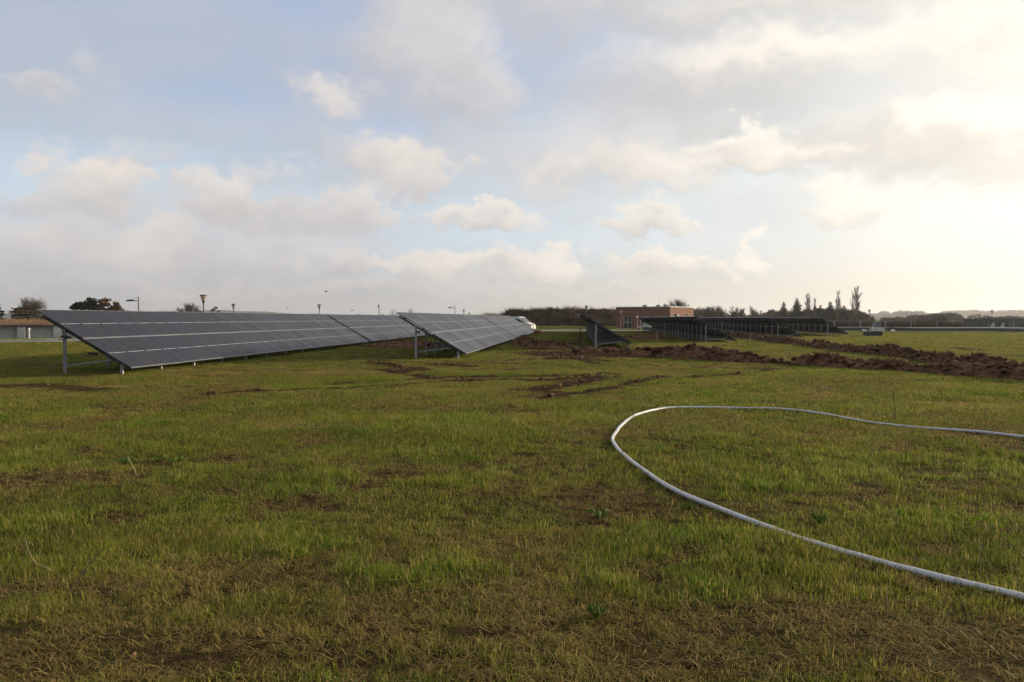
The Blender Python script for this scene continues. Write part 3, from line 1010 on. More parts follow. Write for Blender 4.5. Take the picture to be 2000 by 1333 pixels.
hc = catmull(hp)
hc[:, 0] += 0.02 * fbm(np.arange(len(hc)) * 0.07, np.zeros(len(hc)), octv=3, seed=5)
hc[:, 1] += 0.03 * fbm(np.arange(len(hc)) * 0.06, np.ones(len(hc)) * 7, octv=3, seed=6)
hz = terrain(hc[:, 0], hc[:, 1])
ker = np.ones(15) / 15
hz = np.convolve(np.pad(hz, 7, mode='edge'), ker, mode='valid')
hz = hz + 0.030 + 0.012 * fbm(hc[:, 0] * 0.9, hc[:, 1] * 0.9, octv=2, seed=12)
hb = MB().use(M['hose'])
hb.tube(np.column_stack([hc, hz]), 0.024, 12)
hose = hb.build('hose', smooth=True)
tag(hose, 'white plastic hose lying in a wide loop on the grass', 'hose')

# ------------------------------------------------------------------ brick building
A = Vector((20.7, 156.5, 0))            # left end of the front
B = Vector((30.2, 150.0, 0))            # near corner
fd = (B - A).normalized()
rd = Vector((-fd.y, fd.x, 0))
LEN_F, LEN_R, HB = (B - A).length, 12.0, 4.25
bz = -0.35
bld = thing('brick_building', 'single storey flat roofed red brick building behind the dark solar tables', 'building', (A.x, A.y, bz), math.atan2(fd.y, fd.x))
# local x along the front, local y back, z up


def wall_with_holes(name, L, Hh, holes, parent, mat, loc, rz, thick=0.3):
    """wall in local x-z, outer face at y=0, holes = (x0, x1, z0, z1)"""
    xs = sorted({0, L, *[h[0] for h in holes], *[h[1] for h in holes]})
    zs_ = sorted({0, Hh, *[h[2] for h in holes], *[h[3] for h in holes]})
    b = MB().use(mat)
    uv = []
    for i in range(len(xs) - 1):
        for k in range(len(zs_) - 1):
            cx, cz = (xs[i] + xs[i + 1]) / 2, (zs_[k] + zs_[k + 1]) / 2
            if any(h[0] < cx < h[1] and h[2] < cz < h[3] for h in holes):
                continue
            b.add([(xs[i], 0, zs_[k]), (xs[i + 1], 0, zs_[k]), (xs[i + 1], 0, zs_[k + 1]), (xs[i], 0, zs_[k + 1])], [(0, 1, 2, 3)])
            uv += [(xs[i], zs_[k]), (xs[i + 1], zs_[k]), (xs[i + 1], zs_[k + 1]), (xs[i], zs_[k + 1])]
    for x0, x1, z0, z1 in holes:
        for q in ([(x0, 0, z0), (x0, thick, z0), (x0, thick, z1), (x0, 0, z1)], [(x1, 0, z0), (x1, 0, z1), (x1, thick, z1), (x1, thick, z0)],
                  [(x0, 0, z1), (x0, thick, z1), (x1, thick, z1), (x1, 0, z1)], [(x0, 0, z0), (x1, 0, z0), (x1, thick, z0), (x0, thick, z0)]):
            b.add(q, [(0, 1, 2, 3)])
            uv += [(p[0] + p[1], p[2]) for p in q]
    me = b.mesh(name)
    ul = me.uv_layers.new(name='UVMap')
    ul.data.foreach_set('uv', np.array(uv, np.float32).ravel())
    return link(name, me, parent, loc, (0, 0, rz))


def window(parent, x0, x1, z0, z1, origin, rz, nx_, nz_, mat=None, fw=0.07):
    rot = Matrix.Rotation(rz, 4, 'Z')
    o = link('window', None, parent, origin, (0, 0, rz))
    mat = mat or M['white']
    fb = MB().use(mat)
    for k in range(nx_ + 1):
        x = x0 + (x1 - x0) * k / nx_
        x = min(max(x, x0 + fw / 2), x1 - fw / 2)
        fb.box((x, 0.12, (z0 + z1) / 2), (fw, 0.07, z1 - z0))
    for k in range(nz_ + 1):
        z = z0 + (z1 - z0) * k / nz_
        z = min(max(z, z0 + fw / 2), z1 - fw / 2)
        fb.box(((x0 + x1) / 2, 0.115, z), (x1 - x0 - 0.004, 0.05, fw))
    fb.build('window_frame', o)
    for i in range(nx_):
        for k in range(nz_):
            xa, xb = x0 + (x1 - x0) * i / nx_, x0 + (x1 - x0) * (i + 1) / nx_
            za, zb = z0 + (z1 - z0) * k / nz_, z0 + (z1 - z0) * (k + 1) / nz_
            MB().use(M['pane']).box(((xa + xb) / 2, 0.15, (za + zb) / 2), (xb - xa - 0.02, 0.02, zb - za - 0.02)).build('pane', o)
    MB().use(M['concrete']).box(((x0 + x1) / 2, -0.02, z0 - 0.03), (x1 - x0 + 0.1, 0.10, 0.05)).build('sill', o)
    return o


fh = [(1.70, 3.45, 0.12, 2.50), (5.6, 7.2, 1.55, 2.42)]
wall_with_holes('wall', LEN_F, HB, fh, bld, M['brick'], (0, 0, 0), 0)
window(bld, *fh[0], (0, 0, 0), 0, 2, 2)
window(bld, *fh[1], (0, 0, 0), 0, 2, 1)
rh = [(0.95, 2.7, 1.75, 3.0), (7.0, 8.7, 1.45, 3.0)]
wall_with_holes('wall', LEN_R, HB, rh, bld, M['brick'], (LEN_F, 0, 0), math.pi / 2)
window(bld, *rh[0], (LEN_F, 0, 0), math.pi / 2, 3, 1, M['cream'])
window(bld, *rh[1], (LEN_F, 0, 0), math.pi / 2, 2, 1, M['cream'])
wall_with_holes('wall', LEN_F, HB, [], bld, M['brick'], (LEN_F, LEN_R, 0), math.pi)
wall_with_holes('wall', LEN_R, HB, [], bld, M['brick'], (0, LEN_R, 0), -math.pi / 2)
rf = MB().use(M['concrete_dark']).box((LEN_F / 2, LEN_R / 2, HB - 0.10), (LEN_F - 0.1, LEN_R - 0.1, 0.12)).build('roof', bld)
cp = MB().use(M['brick_cap'])
for c, s in (((LEN_F / 2, 0.08, HB + 0.06), (LEN_F + 0.12, 0.28, 0.12)), ((LEN_F / 2, LEN_R - 0.08, HB + 0.06), (LEN_F + 0.12, 0.28, 0.12)),
             ((LEN_F - 0.08, LEN_R / 2, HB + 0.062), (0.28, LEN_R - 0.46, 0.12)), ((0.08, LEN_R / 2, HB + 0.062), (0.28, LEN_R - 0.46, 0.12))):
    cp.box(c, s)
cp.build('coping', bld)
for x, y in ((4.9, 3.0), (7.3, 4.0), (8.1, 6.5), (9.2, 3.2), (10.2, 5.2)):
    MB().use(M['slate']).lathe([(0.5, 0), (0.5, 0.25), (0.42, 0.42), (0.25, 0.54), (0.05, 0.58)], 12, (x, y, HB - 0.04)).build('skylight', bld, smooth=False)
for x, y, h, lean in ((7.2, 5.0, 2.6, -0.16), (8.6, 6.0, 2.0, -0.03), (9.4, 5.0, 2.1, 0.0)):
    MB().use(M['lampmetal']).tube([(x, y, HB - 0.05), (x + lean, y, HB + h)], [0.028, 0.012], 5).build('antenna', bld)
MB().use(M['dark']).box((LEN_F + 0.09, 3.55, 2.72), (0.18, 1.0, 0.46)).build('wall_unit', bld)
MB().use(M['galv']).tube([(10.4, 9.0, HB - 0.05), (10.4, 9.0, HB + 0.7)], 0.09, 8).build('flue', bld)

# ------------------------------------------------------------------ low concrete bays at left
WA, WB = Vector((-52.0, 62.7, 0)), Vector((-29.5, 74.2, 0))
wd_ = (WB - WA).normalized()
WL = (WB - WA).length
bay = thing('concrete_bays', 'low concrete wall of recessed bays beside the road at left edge', 'wall', (WA.x, WA.y, 0), math.atan2(wd_.y, wd_.x))
pitchb = 2.7
nb = int(WL / pitchb)
for k in range(nb + 1):
    MB().use(M['concrete']).box((k * pitchb, 0.35, 0.50), (0.46, 0.70, 1.04)).build('pier', bay)
    MB().use(M['cream']).box((k * pitchb + 0.30, 0.12, 0.49), (0.13, 0.2, 1.0)).build('fender_post', bay)
for k in range(nb):
    MB().use(M['concrete']).box(((k + 0.5) * pitchb, 0.62, 0.49), (pitchb - 0.47, 0.16, 1.0)).build('back_slab', bay)
MB().use(M['concrete_dark']).box((WL / 2 - 0.6, 0.42, 1.10), (WL, 1.0, 0.16)).build('cap', bay)
bollard = thing('marker_post', 'thin white marker post with cap before the concrete bays', 'post', (*ground_at(57, 663.5)[:2], 0.03))
MB().use(M['white']).tube([(0, 0, 0), (0, 0, 0.72)], 0.05, 8).build('post', bollard)
MB().use(M['white']).lathe([(0.07, 0.70), (0.10, 0.74), (0.10, 0.86), (0.05, 0.92)], 10).build('cap', bollard)


# bank of brown reed behind the bays
def blades_mesh(name, pts, h, w, seed, mats, lean=0.25, idx_mat=None):
    """upright thin leaf triangles rooted at pts"""
    rg = np.random.default_rng(seed)
    n = len(pts)
    a = rg.uniform(0, 6.283, n)
    hh = np.asarray(h) * rg.uniform(0.5, 1.25, n)
    ww = w * rg.uniform(0.6, 1.3, n)
    s = np.stack([np.cos(a), np.sin(a), np.zeros(n)], 1)
    tip = pts + np.stack([rg.normal(0, lean, n) * hh, rg.normal(0, lean, n) * hh, hh], 1)
    V = np.stack([pts - s * ww[:, None] / 2, pts + s * ww[:, None] / 2, tip], 1).reshape(-1, 3)
    Fc = np.arange(3 * n).reshape(-1, 3)
    return np_mesh(name, V, Fc, mats, False, idx_mat)


vs, fs = [], []
prof = [(0.9, 1.14), (2.2, 1.48), (4.0, 1.62), (8.0, 1.62), (14.0, 0.2)]
for i, x in enumerate(np.linspace(-6, WL + 6, 30)):
    for y, z in prof:
        p = WA + wd_ * x + Vector((-wd_.y, wd_.x, 0)) * y
        vs.append((p.x, p.y, z - (0.06 if x > 8 else 0) + 0.05 * math.sin(x * 1.7 + y)))
for i in range(29):
    for k in range(4):
        a = i * 5 + k
        fs.append((a, a + 1, a + 6, a + 5))
tag(link('reed_bank', np_mesh('reed_bank', vs, fs, [M['reed']], True)), 'low earth bank behind the concrete bays', kind='structure')
rg = np.random.default_rng(8)
q = rg.uniform(0, 1, (9000, 2))
px_ = -6 + q[:, 0] * (WL + 12)
py_ = 0.95 + 5.5 * q[:, 1] ** 1.5
nv = Vector((-wd_.y, wd_.x, 0))
pz_ = np.interp(py_, [p[0] for p in prof], [p[1] for p in prof]) - 0.05
rp = np.stack([WA.x + wd_.x * px_ + nv.x * py_, WA.y + wd_.y * px_ + nv.y * py_, pz_], 1)
tag(link('reed', blades_mesh('reed', rp, 0.20, 0.035, 9, [M['reed']])), 'brown dry reed growing on the bank behind the bays', 'reed', kind='stuff')


def wire_fence(name, label, pts, h, mat, n, wires=3):
    """posts between ground points with thin wires"""
    f = thing(name, label, 'fence', pts[0])
    o = Vector(pts[0])
    P = [Vector(p) - o for p in pts]
    seg = [(P[i + 1] - P[i]).length for i in range(len(P) - 1)]
    tot = sum(seg)
    pos = []
    for k in range(n):
        s = tot * k / (n - 1)
        for i, l_ in enumerate(seg):
            if s <= l_ + 1e-6:
                pos.append(P[i].lerp(P[i + 1], s / l_))
                break
            s -= l_
    pm = MB().use(mat).tube([(0, 0, -0.2), (0, 0, h)], 0.04, 6).mesh('post')
    for p in pos:
        link('post', pm, f, p)
    for k in range(wires):
        z = h * (0.35 + 0.6 * k / max(1, wires - 1))
        MB().use(M['galv']).tube([p + Vector((0, 0, z)) for p in pos], 0.008, 3).build('wire', f)
    return f


FA = WA + nv * 6.0
FB = WB + nv * 6.0
wire_fence('wire_fence', 'wire fence on thin posts along the reed bank at left', [(FA.x, FA.y, 1.55), (FB.x, FB.y, 1.55)], 0.95, M['galv'], 9)


# ------------------------------------------------------------------ trees
def rand_perp(d, rg):
    v = Vector((rg.gauss(0, 1), rg.gauss(0, 1), rg.gauss(0, 1)))
    v -= d * v.dot(d)
    return v.normalized()


def bare_tree_parts(H, spread, seed, style='round', trunk_frac=0.25, twigs=7, r0=None, tw=0.035, ivy=False, limb_n=9):
    """returns (trunk MB, branches MB, ivy arrays)"""
    rg = random.Random(seed)
    tb, bb = MB().use(M['bark']), MB().use(M['twig'])
    r0 = r0 or H * 0.022
    up = Vector((0, 0, 1))
    tips = []

    def twig(p, d, l_):
        for _ in range(twigs):
            ang = rg.uniform(0.15, 0.9) if style != 'poplar' else rg.uniform(0.08, 0.4)
            dd = (d * math.cos(ang) + rand_perp(d, rg) * math.sin(ang)).normalized()
            if style == 'poplar':
                dd = (dd + up * 0.7).normalized()
            s = rand_perp(dd, rg) * tw * rg.uniform(0.6, 1.2) / 2
            b0 = p - d * rg.uniform(0, l_ * 0.7)
            e = b0 + dd * l_ * rg.uniform(0.5, 1.3)
            bb.add([b0 - s, b0 + s, e], [(0, 1, 2)])

    def grow(p, d, l_, r_, lev):
        n = 3
        pts, q, dd = [p], p, d
        for i in range(n):
            dd = (dd + rand_perp(dd, rg) * 0.16 + up * (0.10 if style != 'poplar' else 0.12)).normalized()
            q = q + dd * l_ / n
            pts.append(q)
        bb.tube(pts, [r_ * (1 - 0.22 * i) for i in range(n + 1)], 4 if lev < 2 else 3, False)
        if lev >= 2:
            for i in range(1, n + 1):
                twig(pts[i], (pts[i] - pts[i - 1]).normalized(), l_ * 0.75)
            return
        for k in range(4 if lev else 5):
            f = rg.uniform(0.3, 1.0)
            j = min(n - 1, int(f * n))
            bp = pts[j].lerp(pts[j + 1], f * n - j)
            ang = rg.uniform(0.35, 0.9) if style != 'poplar' else rg.uniform(0.12, 0.35)
            nd = (dd * math.cos(ang) + rand_perp(dd, rg) * math.sin(ang)).normalized()
            if style == 'poplar':
                nd = (nd + up * 0.8).normalized()
            grow(bp, nd, l_ * rg.uniform(0.5, 0.72), r_ * 0.5, lev + 1)
        twig(pts[-1], dd, l_ * 0.5)

    th = H * (trunk_frac if style != 'poplar' else 0.93)
    tp = [Vector((0, 0, -0.3))]
    for i in range(1, 6):
        tp.append(Vector((rg.gauss(0, H * 0.006), rg.gauss(0, H * 0.006), th * i / 5)))
    tb.tube(tp, [r0 * (1 - (0.10 if style != 'poplar' else 0.185) * i) for i in range(6)], 7)
    if style == 'poplar':
        for k in range(44):
            f = rg.uniform(0.06, 0.95)
            z = th * f
            a = rg.uniform(0, 6.283)
            d = Vector((math.cos(a) * 0.62, math.sin(a) * 0.62, 1)).normalized()
            l_ = H * 0.27 * (1.0 - 0.72 * f) * rg.uniform(0.7, 1.1)
            grow(Vector((0, 0, z)), d, l_ * spread, r0 * 0.25, 1)
    else:
        for k in range(limb_n):
            a = k * 2.399 + rg.uniform(-0.4, 0.4)
            tilt = rg.uniform(0.15, 1.1) if k > 1 else 0.12
            d = Vector((math.cos(a) * math.sin(tilt), math.sin(a) * math.sin(tilt), math.cos(tilt)))
            st = tp[-1].lerp(tp[3], rg.uniform(0, 0.9))
            l_ = (H - th) * (0.55 if tilt < 0.6 else 0.46 * spread)
            grow(st, d, l_, r0 * 0.42, 0)
    return tb, bb


def leaf_cloud(centres, radii, n, size, seed, flat=1.0):
    """leaf quads spread through several blobs, denser towards their skins"""
    rg = np.random.default_rng(seed)
    k = rg.integers(0, len(centres), n)
    d = rg.normal(0, 1, (n, 3))
    d /= np.linalg.norm(d, axis=1)[:, None]
    rr = np.abs(rg.normal(0.75, 0.38, n))
    p = np.asarray(centres)[k] + d * rr[:, None] * np.asarray(radii)[k]
    a = rg.normal(0, 1, (n, 3))
    a[:, 2] *= flat
    a /= np.linalg.norm(a, axis=1)[:, None]
    b = np.cross(a, rg.normal(0, 1, (n, 3)))
    b /= np.linalg.norm(b, axis=1)[:, None]
    s = size * rg.uniform(0.5, 1.4, n)[:, None]
    V = np.stack([p - a * s, p + b * s * 0.5, p + a * s, p - b * s * 0.5], 1).reshape(-1, 3)
    return V, np.arange(4 * n).reshape(-1, 4)


def add_tree(name, label, loc, H, spread=1.0, seed=1, style='round', group=None, ivy=0, **kw):
    t = thing(name, label, 'tree', loc, 0, group)
    tb, bb = bare_tree_parts(H, spread, seed, style, **kw)
    tb.build('trunk', t)
    bb.build('crown', t)
    if ivy:
        rg = random.Random(seed + 5)
        cs = [(rg.gauss(0, 0.35), rg.gauss(0, 0.35), H * ivy * f) for f in (0.08, 0.2, 0.35, 0.5, 0.65, 0.8, 0.95)]
        V, Fc = leaf_cloud(cs, [(H * 0.06 * rg.uniform(.7, 1.4),) * 3 for _ in cs], 1400, 0.28, seed)
        link('ivy', np_mesh('ivy', V, Fc, [M['ever']]), t)
    return t


def conifer(name, label, loc, H, W, seed, group=None, gaps=0.0):
    t = thing(name, label, 'tree', loc, 0, group)
    rg = random.Random(seed)
    MB().use(M['bark']).tube([(0, 0, -0.3), (0, 0, H * 0.5), (0, 0, H * 0.98)], [H * 0.018, H * 0.011, 0.02], 6).build('trunk', t)
    b = MB().use(M['ever'])
    nl = int(H * 2.0)
    for i in range(nl):
        f = (i + 0.5) / nl
        z = H * (0.10 + 0.9 * f)
        rad = W * 0.5 * (1 - f) ** 0.85 * rg.uniform(0.7, 1.15) + 0.15
        if rg.random() < gaps:
            rad *= 0.5
        for k in range(9):
            a = k * 0.698 + i * 0.9 + rg.uniform(-.3, .3)
            l_ = rad * rg.uniform(0.65, 1.15)
            droop = rg.uniform(-0.10, 0.28) * l_
            d = Vector((math.cos(a), math.sin(a), 0))
            s = Vector((-d.y, d.x, 0))
            p0 = Vector((0, 0, z))
            for m in range(5):
                f0 = m / 5
                c = p0 + d * l_ * (f0 + 0.12) + Vector((0, 0, -droop * f0 + rg.uniform(-.12, .12)))
                w = l_ * 0.24 * (1.1 - f0) + 0.10
                e = c + d * (l_ * 0.30 + 0.1) + Vector((0, 0, rg.uniform(-0.35, 0.12) * w))
                b.add([c - s * w + Vector((0, 0, rg.uniform(-.2, 0))), c + Vector((0, 0, 0.1)), e], [(0, 1, 2)])
                b.add([c + s * w + Vector((0, 0, rg.uniform(-.2, 0))), e, c + Vector((0, 0, 0.1))], [(0, 1, 2)])
                b.add([c + Vector((0, 0, w * 0.5)), c - Vector((0, 0, w * 0.7)), e], [(0, 1, 2)])
    b.build('crown', t)
    return t


def leafy_tree(name, label, loc, H, W, seed, mat, blobs=9, n=2600, size=0.22, cat='tree', trunk=True, crown_lo=0.3):
    t = thing(name, label, cat, loc)
    rg = random.Random(seed)
    cs, rs = [], []
    for k in range(blobs * 3):
        a, q = rg.uniform(0, 6.28), math.sqrt(rg.random())
        top = 0.93 - 0.42 * q ** 2.2 + rg.uniform(-0.05, 0.05)
        z = top - (top - crown_lo) * rg.random() ** 1.7
        cs.append((math.cos(a) * q * W * 0.44, math.sin(a) * q * W * 0.44, H * z))
        s = rg.uniform(0.05, 0.12)
        rs.append((W * s, W * s, H * s * 0.6))
    V, Fc = leaf_cloud(cs, rs, n, size, seed)
    link('crown', np_mesh('crown', V, Fc, [mat]), t)
    if trunk:
        b = MB().use(M['bark'])
        b.tube([(0, 0, -0.3), (0.05, 0, H * 0.25), (0, 0.05, H * 0.5)], [H * 0.03, H * 0.024, H * 0.014], 7)
        for c in cs[:7]:
            b.tube([(0.03, 0, H * 0.3), ((c[0]) * 0.5, c[1] * 0.5, (H * 0.32 + c[2]) / 2), c], [H * 0.013, H * 0.009, H * 0.004], 5)
        b.build('trunk', t)
    return t


def base(px, depth):
    X = (px - 1000) / F_PX * depth
    return (X, depth, tz(X, depth))


def hpx(py, depth):
    """height above ground of something whose top is at photo row py"""
    return CAM_H + (622 - py) / F_PX * depth


# left side
add_tree('bare_tree', 'bushy leafless tree above the concrete bays at far left', base(64, 120), hpx(577, 120), 1.05, 3, trunk_frac=0.12, limb_n=16, twigs=7, tw=0.028)
leafy_tree('shrub', 'olive brown shrub left of the bushy leafless tree', base(38, 118), hpx(599, 118), 4.2, 5, M['scrub'], 8, 1800, 0.16, 'shrub')
leafy_tree('shrub', 'low dark green shrub under the bushy leafless tree', base(62, 112), hpx(612, 112), 6.0, 6, M['ever'], 9, 1800, 0.14, 'shrub')
conifer('dark_conifer', 'dark conifer cut off by the left picture edge', base(-6, 130), hpx(588, 130), 4.0, 7)
leafy_tree('pine_tree', 'dark evergreen tree with flat crown above the nearest solar table', base(173, 150), hpx(580, 150), 6.8, 8, M['ever'], 11, 3400, 0.26, crown_lo=0.42)
leafy_tree('russet_tree', 'russet leaved tree right beside the dark evergreen at left', base(209, 150), hpx(581, 150), 6.0, 9, M['russet'], 11, 3200, 0.22, crown_lo=0.3)
add_tree('bare_tree', 'small spreading leafless tree left of the tall funnel lamp', base(371, 190), hpx(589, 190), 1.2, 10, trunk_frac=0.2, tw=0.03, limb_n=12)
leafy_tree('shrub', 'round russet bush right of the tall funnel lamp', base(420, 170), hpx(599, 170), 3.4, 12, M['russet'], 8, 1300, 0.16, 'shrub', False, 0.1)
leafy_tree('shrub', 'tiny russet bush right of the russet tree at left', base(241, 160), hpx(601, 160), 2.0, 13, M['russet'], 5, 500, 0.16, 'shrub', False, 0.1)
for i, (p, y) in enumerate(((766, 598), (801, 599))):
    add_tree('sapling', ('thin bare sapling above the corner of the centre solar table', 'thin bare sapling right of the centre table corner')[i], base(p, 230), hpx(y, 230), 0.5, 30 + i, trunk_frac=0.35, twigs=2, tw=0.03, limb_n=3)
# behind the building
add_tree('bare_tree', 'round leafless tree rising behind the brick building', base(1323, 210), hpx(579, 210), 1.15, 15, trunk_frac=0.2, tw=0.032, limb_n=14, twigs=7)
IV = [(1405, 593, 1.0, 0.62, 'leafless tree with broad dark ivy, largest right of brick building'), (1434, 596, 0.7, 0.6, 'slim ivy clad leafless tree, second right of the building'),
      (1449, 600, 0.9, 0.0, 'leafless tree without ivy between two ivy clad trunks'), (1470, 597, 0.8, 0.42, 'leafless tree standing alone left of the dark conifers')]
for i, (p, y, sp, ivy, lab) in enumerate(IV):
    add_tree('bare_tree', lab, base(p, 260), hpx(y, 260), sp, 40 + i, trunk_frac=0.3, tw=0.04, ivy=ivy, limb_n=8, twigs=6, group='leafless trees right of the building')
# conifers and poplars at right
CON = [(1530, 588, 5.8, 0.35, 'open branched conifer, leftmost of the dark conifers'), (1556, 581, 7.8, 0.1, 'tall dense conifer, second of the dark conifers'),
       (1602, 595, 6.6, 0.2, 'conifer between the two shorter poplars and the taller pair'), (1621, 588, 6.4, 0.2, 'pointed conifer just left of the third poplar'),
       (1648, 596, 7.6, 0.1, 'dark conifer between the two tallest poplars'), (1590, 598, 5.0, 0.2, 'small conifer at the foot of the shortest poplar')]
for i, (p, y, w_, gp, lab) in enumerate(CON):
    conifer('dark_conifer', lab, base(p, 260), hpx(y, 260), w_ * 0.84, 60 + i, 'dark conifers at right', gp)
for i, (p, y, lab) in enumerate(((1577, 569, 'slender leafless poplar, leftmost of four'), (1591, 576, 'shortest thin leafless poplar, second of four'),
                                 (1636, 567, 'leafless poplar, third of four, beside pointed conifer'), (1672, 557, 'tallest leafless poplar at the right of the group'))):
    add_tree('poplar_tree', lab, base(p, 256), hpx(y, 256), (1.0, 0.6, 1.0, 1.25)[i], 80 + i, 'poplar', 'leafless poplars', tw=0.045, twigs=4)


# far woods that read as one mass
def wood_mass(name, label, spots, mat, seed, tw=0.12, n_tw=900):
    rg = np.random.default_rng(seed)
    Vs = []
    for (X, D, H, W) in spots:
        n = n_tw
        a = rg.uniform(0, 6.283, n)
        q = np.sqrt(rg.random(n))
        f = rg.random(n) ** 0.8
        dome = np.sqrt(np.clip(1 - q ** 2.4, 0, 1))
        z = H * (0.05 + 0.93 * f * dome)
        p = np.stack([X + np.cos(a) * q * W / 2, D + np.sin(a) * q * W / 2, z - 0.2], 1)
        d = np.stack([np.cos(a) * q * 0.5 + rg.normal(0, .35, n), np.sin(a) * q * 0.5 + rg.normal(0, .35, n), np.ones(n)], 1)
        d /= np.linalg.norm(d, axis=1)[:, None]
        s = np.cross(d, rg.normal(0, 1, (n, 3)))
        s /= np.linalg.norm(s, axis=1)[:, None]
        w = (tw * rg.uniform(0.5, 1.4, n))[:, None]
        l_ = (H * 0.22 * rg.uniform(0.5, 1.2, n))[:, None]
        Vs.append(np.stack([p - s * w, p + s * w, p + d * l_], 1).reshape(-1, 3))
    V = np.concatenate(Vs)
    o = link(name, np_mesh(name, V, np.arange(len(V)).reshape(-1, 3), [mat]))
    return tag(o, label, 'trees', kind='stuff')


rg = np.random.default_rng(14)


def belt(px0, px1, depth, py_top, w_px, n, jitter=4):
    out = []
    for k in range(n):
        p = px0 + (px1 - px0) * (k + 0.5) / n + rg.uniform(-6, 6)
        D = depth * rg.uniform(0.93, 1.1)
        top = py_top(p) if callable(py_top) else py_top
        out.append(((p - 1000) / F_PX * D, D, max(1.5, hpx(top + rg.uniform(-jitter, jitter), D)), w_px / F_PX * D * rg.uniform(0.7, 1.3)))
    return out


wood_mass('scrub_wood', 'grey brown mass of leafless scrub right of the brick building', belt(1345, 1402, 240, 602, 26, 9, 4) + belt(1400, 1500, 280, 612, 26, 9, 3), M['twig'], 3, 0.10, 900)
wood_mass('far_wood', 'dense brown wood below the conifers and poplars', belt(1560, 1700, 275, lambda p: 606 + max(0, (p - 1660) * 0.3), 34, 16, 3) + belt(1490, 1560, 380, 609, 30, 7, 4), M['hedge'], 4, 0.22, 1100)
wood_mass('hazy_wood', 'pale hazy wood along the horizon at right', belt(1690, 1850, 1900, 611, 40, 12, 4) + belt(1840, 2060, 2100, 607, 60, 14, 2) + belt(1780, 1860, 420, 615, 38, 5, 3), M['twig_far'], 5, 1.3, 1300)
wood_mass('hazy_wood', 'grey leafless thicket behind the right hand hedge', belt(1900, 2080, 260, 616, 46, 10, 3) + belt(1780, 1850, 250, 617, 30, 4, 2) + belt(1725, 1775, 300, 619, 26, 4, 2), M['twig_far'], 6, 0.16, 800)
wood_mass('horizon_scrub', 'thin scrub along the horizon above the left solar tables', belt(400, 900, 520, 614.5, 30, 26, 1.5) + belt(225, 400, 420, 607, 30, 8, 2), M['twig_far'], 7, 0.25, 350)

# ------------------------------------------------------------------ scrub covered bank at centre
bx = np.linspace(-16, 32, 90)
by = np.linspace(0, 30, 16)
BX, BY = np.meshgrid(bx, by)
hgt = 3.35 * np.clip((BX + 13) / 12, 0, 1) * sstep(-14, -9, BX) * (0.82 + 0.18 * sstep(-6, 8, BX)) * (1 - 0.12 * sstep(20, 30, BX))
pr = sstep(0, 11, BY) * (1 - sstep(18, 30, BY))
BZ = hgt * pr * (1 + 0.05 * fbm(BX * 0.4, BY * 0.4, octv=3, seed=6)) - 0.3
ii = np.arange(BX.size).reshape(BX.shape)
bq = np.stack([ii[:-1, :-1], ii[:-1, 1:], ii[1:, 1:], ii[1:, :-1]], -1).reshape(-1, 4)
bank = tag(link('bank', np_mesh('bank', np.stack([BX, BY + 182, BZ], -1).reshape(-1, 3), bq, [M['hedge']], True)), 'long earth bank behind the road', kind='structure')
rg = np.random.default_rng(15)
n = 34000
qx, qy = rg.uniform(-15.5, 31.5, n), rg.uniform(0.5, 16, n)
qh = 3.35 * np.clip((qx + 13) / 12, 0, 1) * sstep(-14, -9, qx) * (0.82 + 0.18 * sstep(-6, 8, qx)) * (1 - 0.12 * sstep(20, 30, qx)) * sstep(0, 11, qy)
dens = vnoise(qx * 0.5, qy * 0.5, seed=3)
keep = (dens > -0.6) & (qh > 0.12)
pts = np.stack([qx, qy + 182, qh - 0.35], 1)[keep]
hh = 0.35 + 1.1 * np.clip(dens[keep] + 0.45, 0, 1.3) + np.where(rg.random(keep.sum()) < 0.02, 0.9, 0)
me = blades_mesh('bank_scrub', pts, hh, 0.20, 16, [M['scrub'], M['hedge'], M['russet'], M['ever']], 0.6,
                 (np.clip((vnoise(pts[:, 0] * 0.35, pts[:, 1] * 0.35, seed=8) + 1) * 1.7 + np.where(pts[:, 0] > 14, 0.7, -0.5), 0, 2.4)).astype(int))
tag(link('bank_scrub', me), 'brown and russet scrub covering the long bank', 'scrub', kind='stuff')
for i, (p, y) in enumerate(((918, 608), (1073, 599), (1185, 601))):
    leafy_tree('shrub', ('dark bush at the left foot of the bank', 'small dark bush on the bank crest, centre', 'small dark bush on the bank crest near the building')[i], (*base(p, 192)[:2], (0, 3.5, 3.4)[i]),
               hpx(y, 192) - (0, 3.5, 3.4)[i], 1.6, 20 + i, M['ever'], 5, 420, 0.16, 'shrub', False, 0.1)

# ------------------------------------------------------------------ hedge, fences and basins at right
rg = np.random.default_rng(17)
n = 16000
hx_ = rg.uniform(58, 118, n)
hy_ = 146 + (hx_ - 58) * 0.02 + rg.uniform(-0.7, 0.7, n)
hz_ = rg.uniform(0, 0.95, n)
hp_ = np.stack([hx_, hy_, hz_ - 0.2], 1)
hb_ = tag(link('hedge', blades_mesh('hedge', hp_, 0.55, 0.16, 18, [M['hedge']], 0.45)), 'long clipped brown hedge behind the basins at right', 'hedge')
wire_fence('wire_fence', 'wire fence on thin pale posts in front of the brown hedge', [(44, 128, -0.2), (66, 132, -0.2), (100, 136, -0.2)], 1.55, M['galv'], 13)


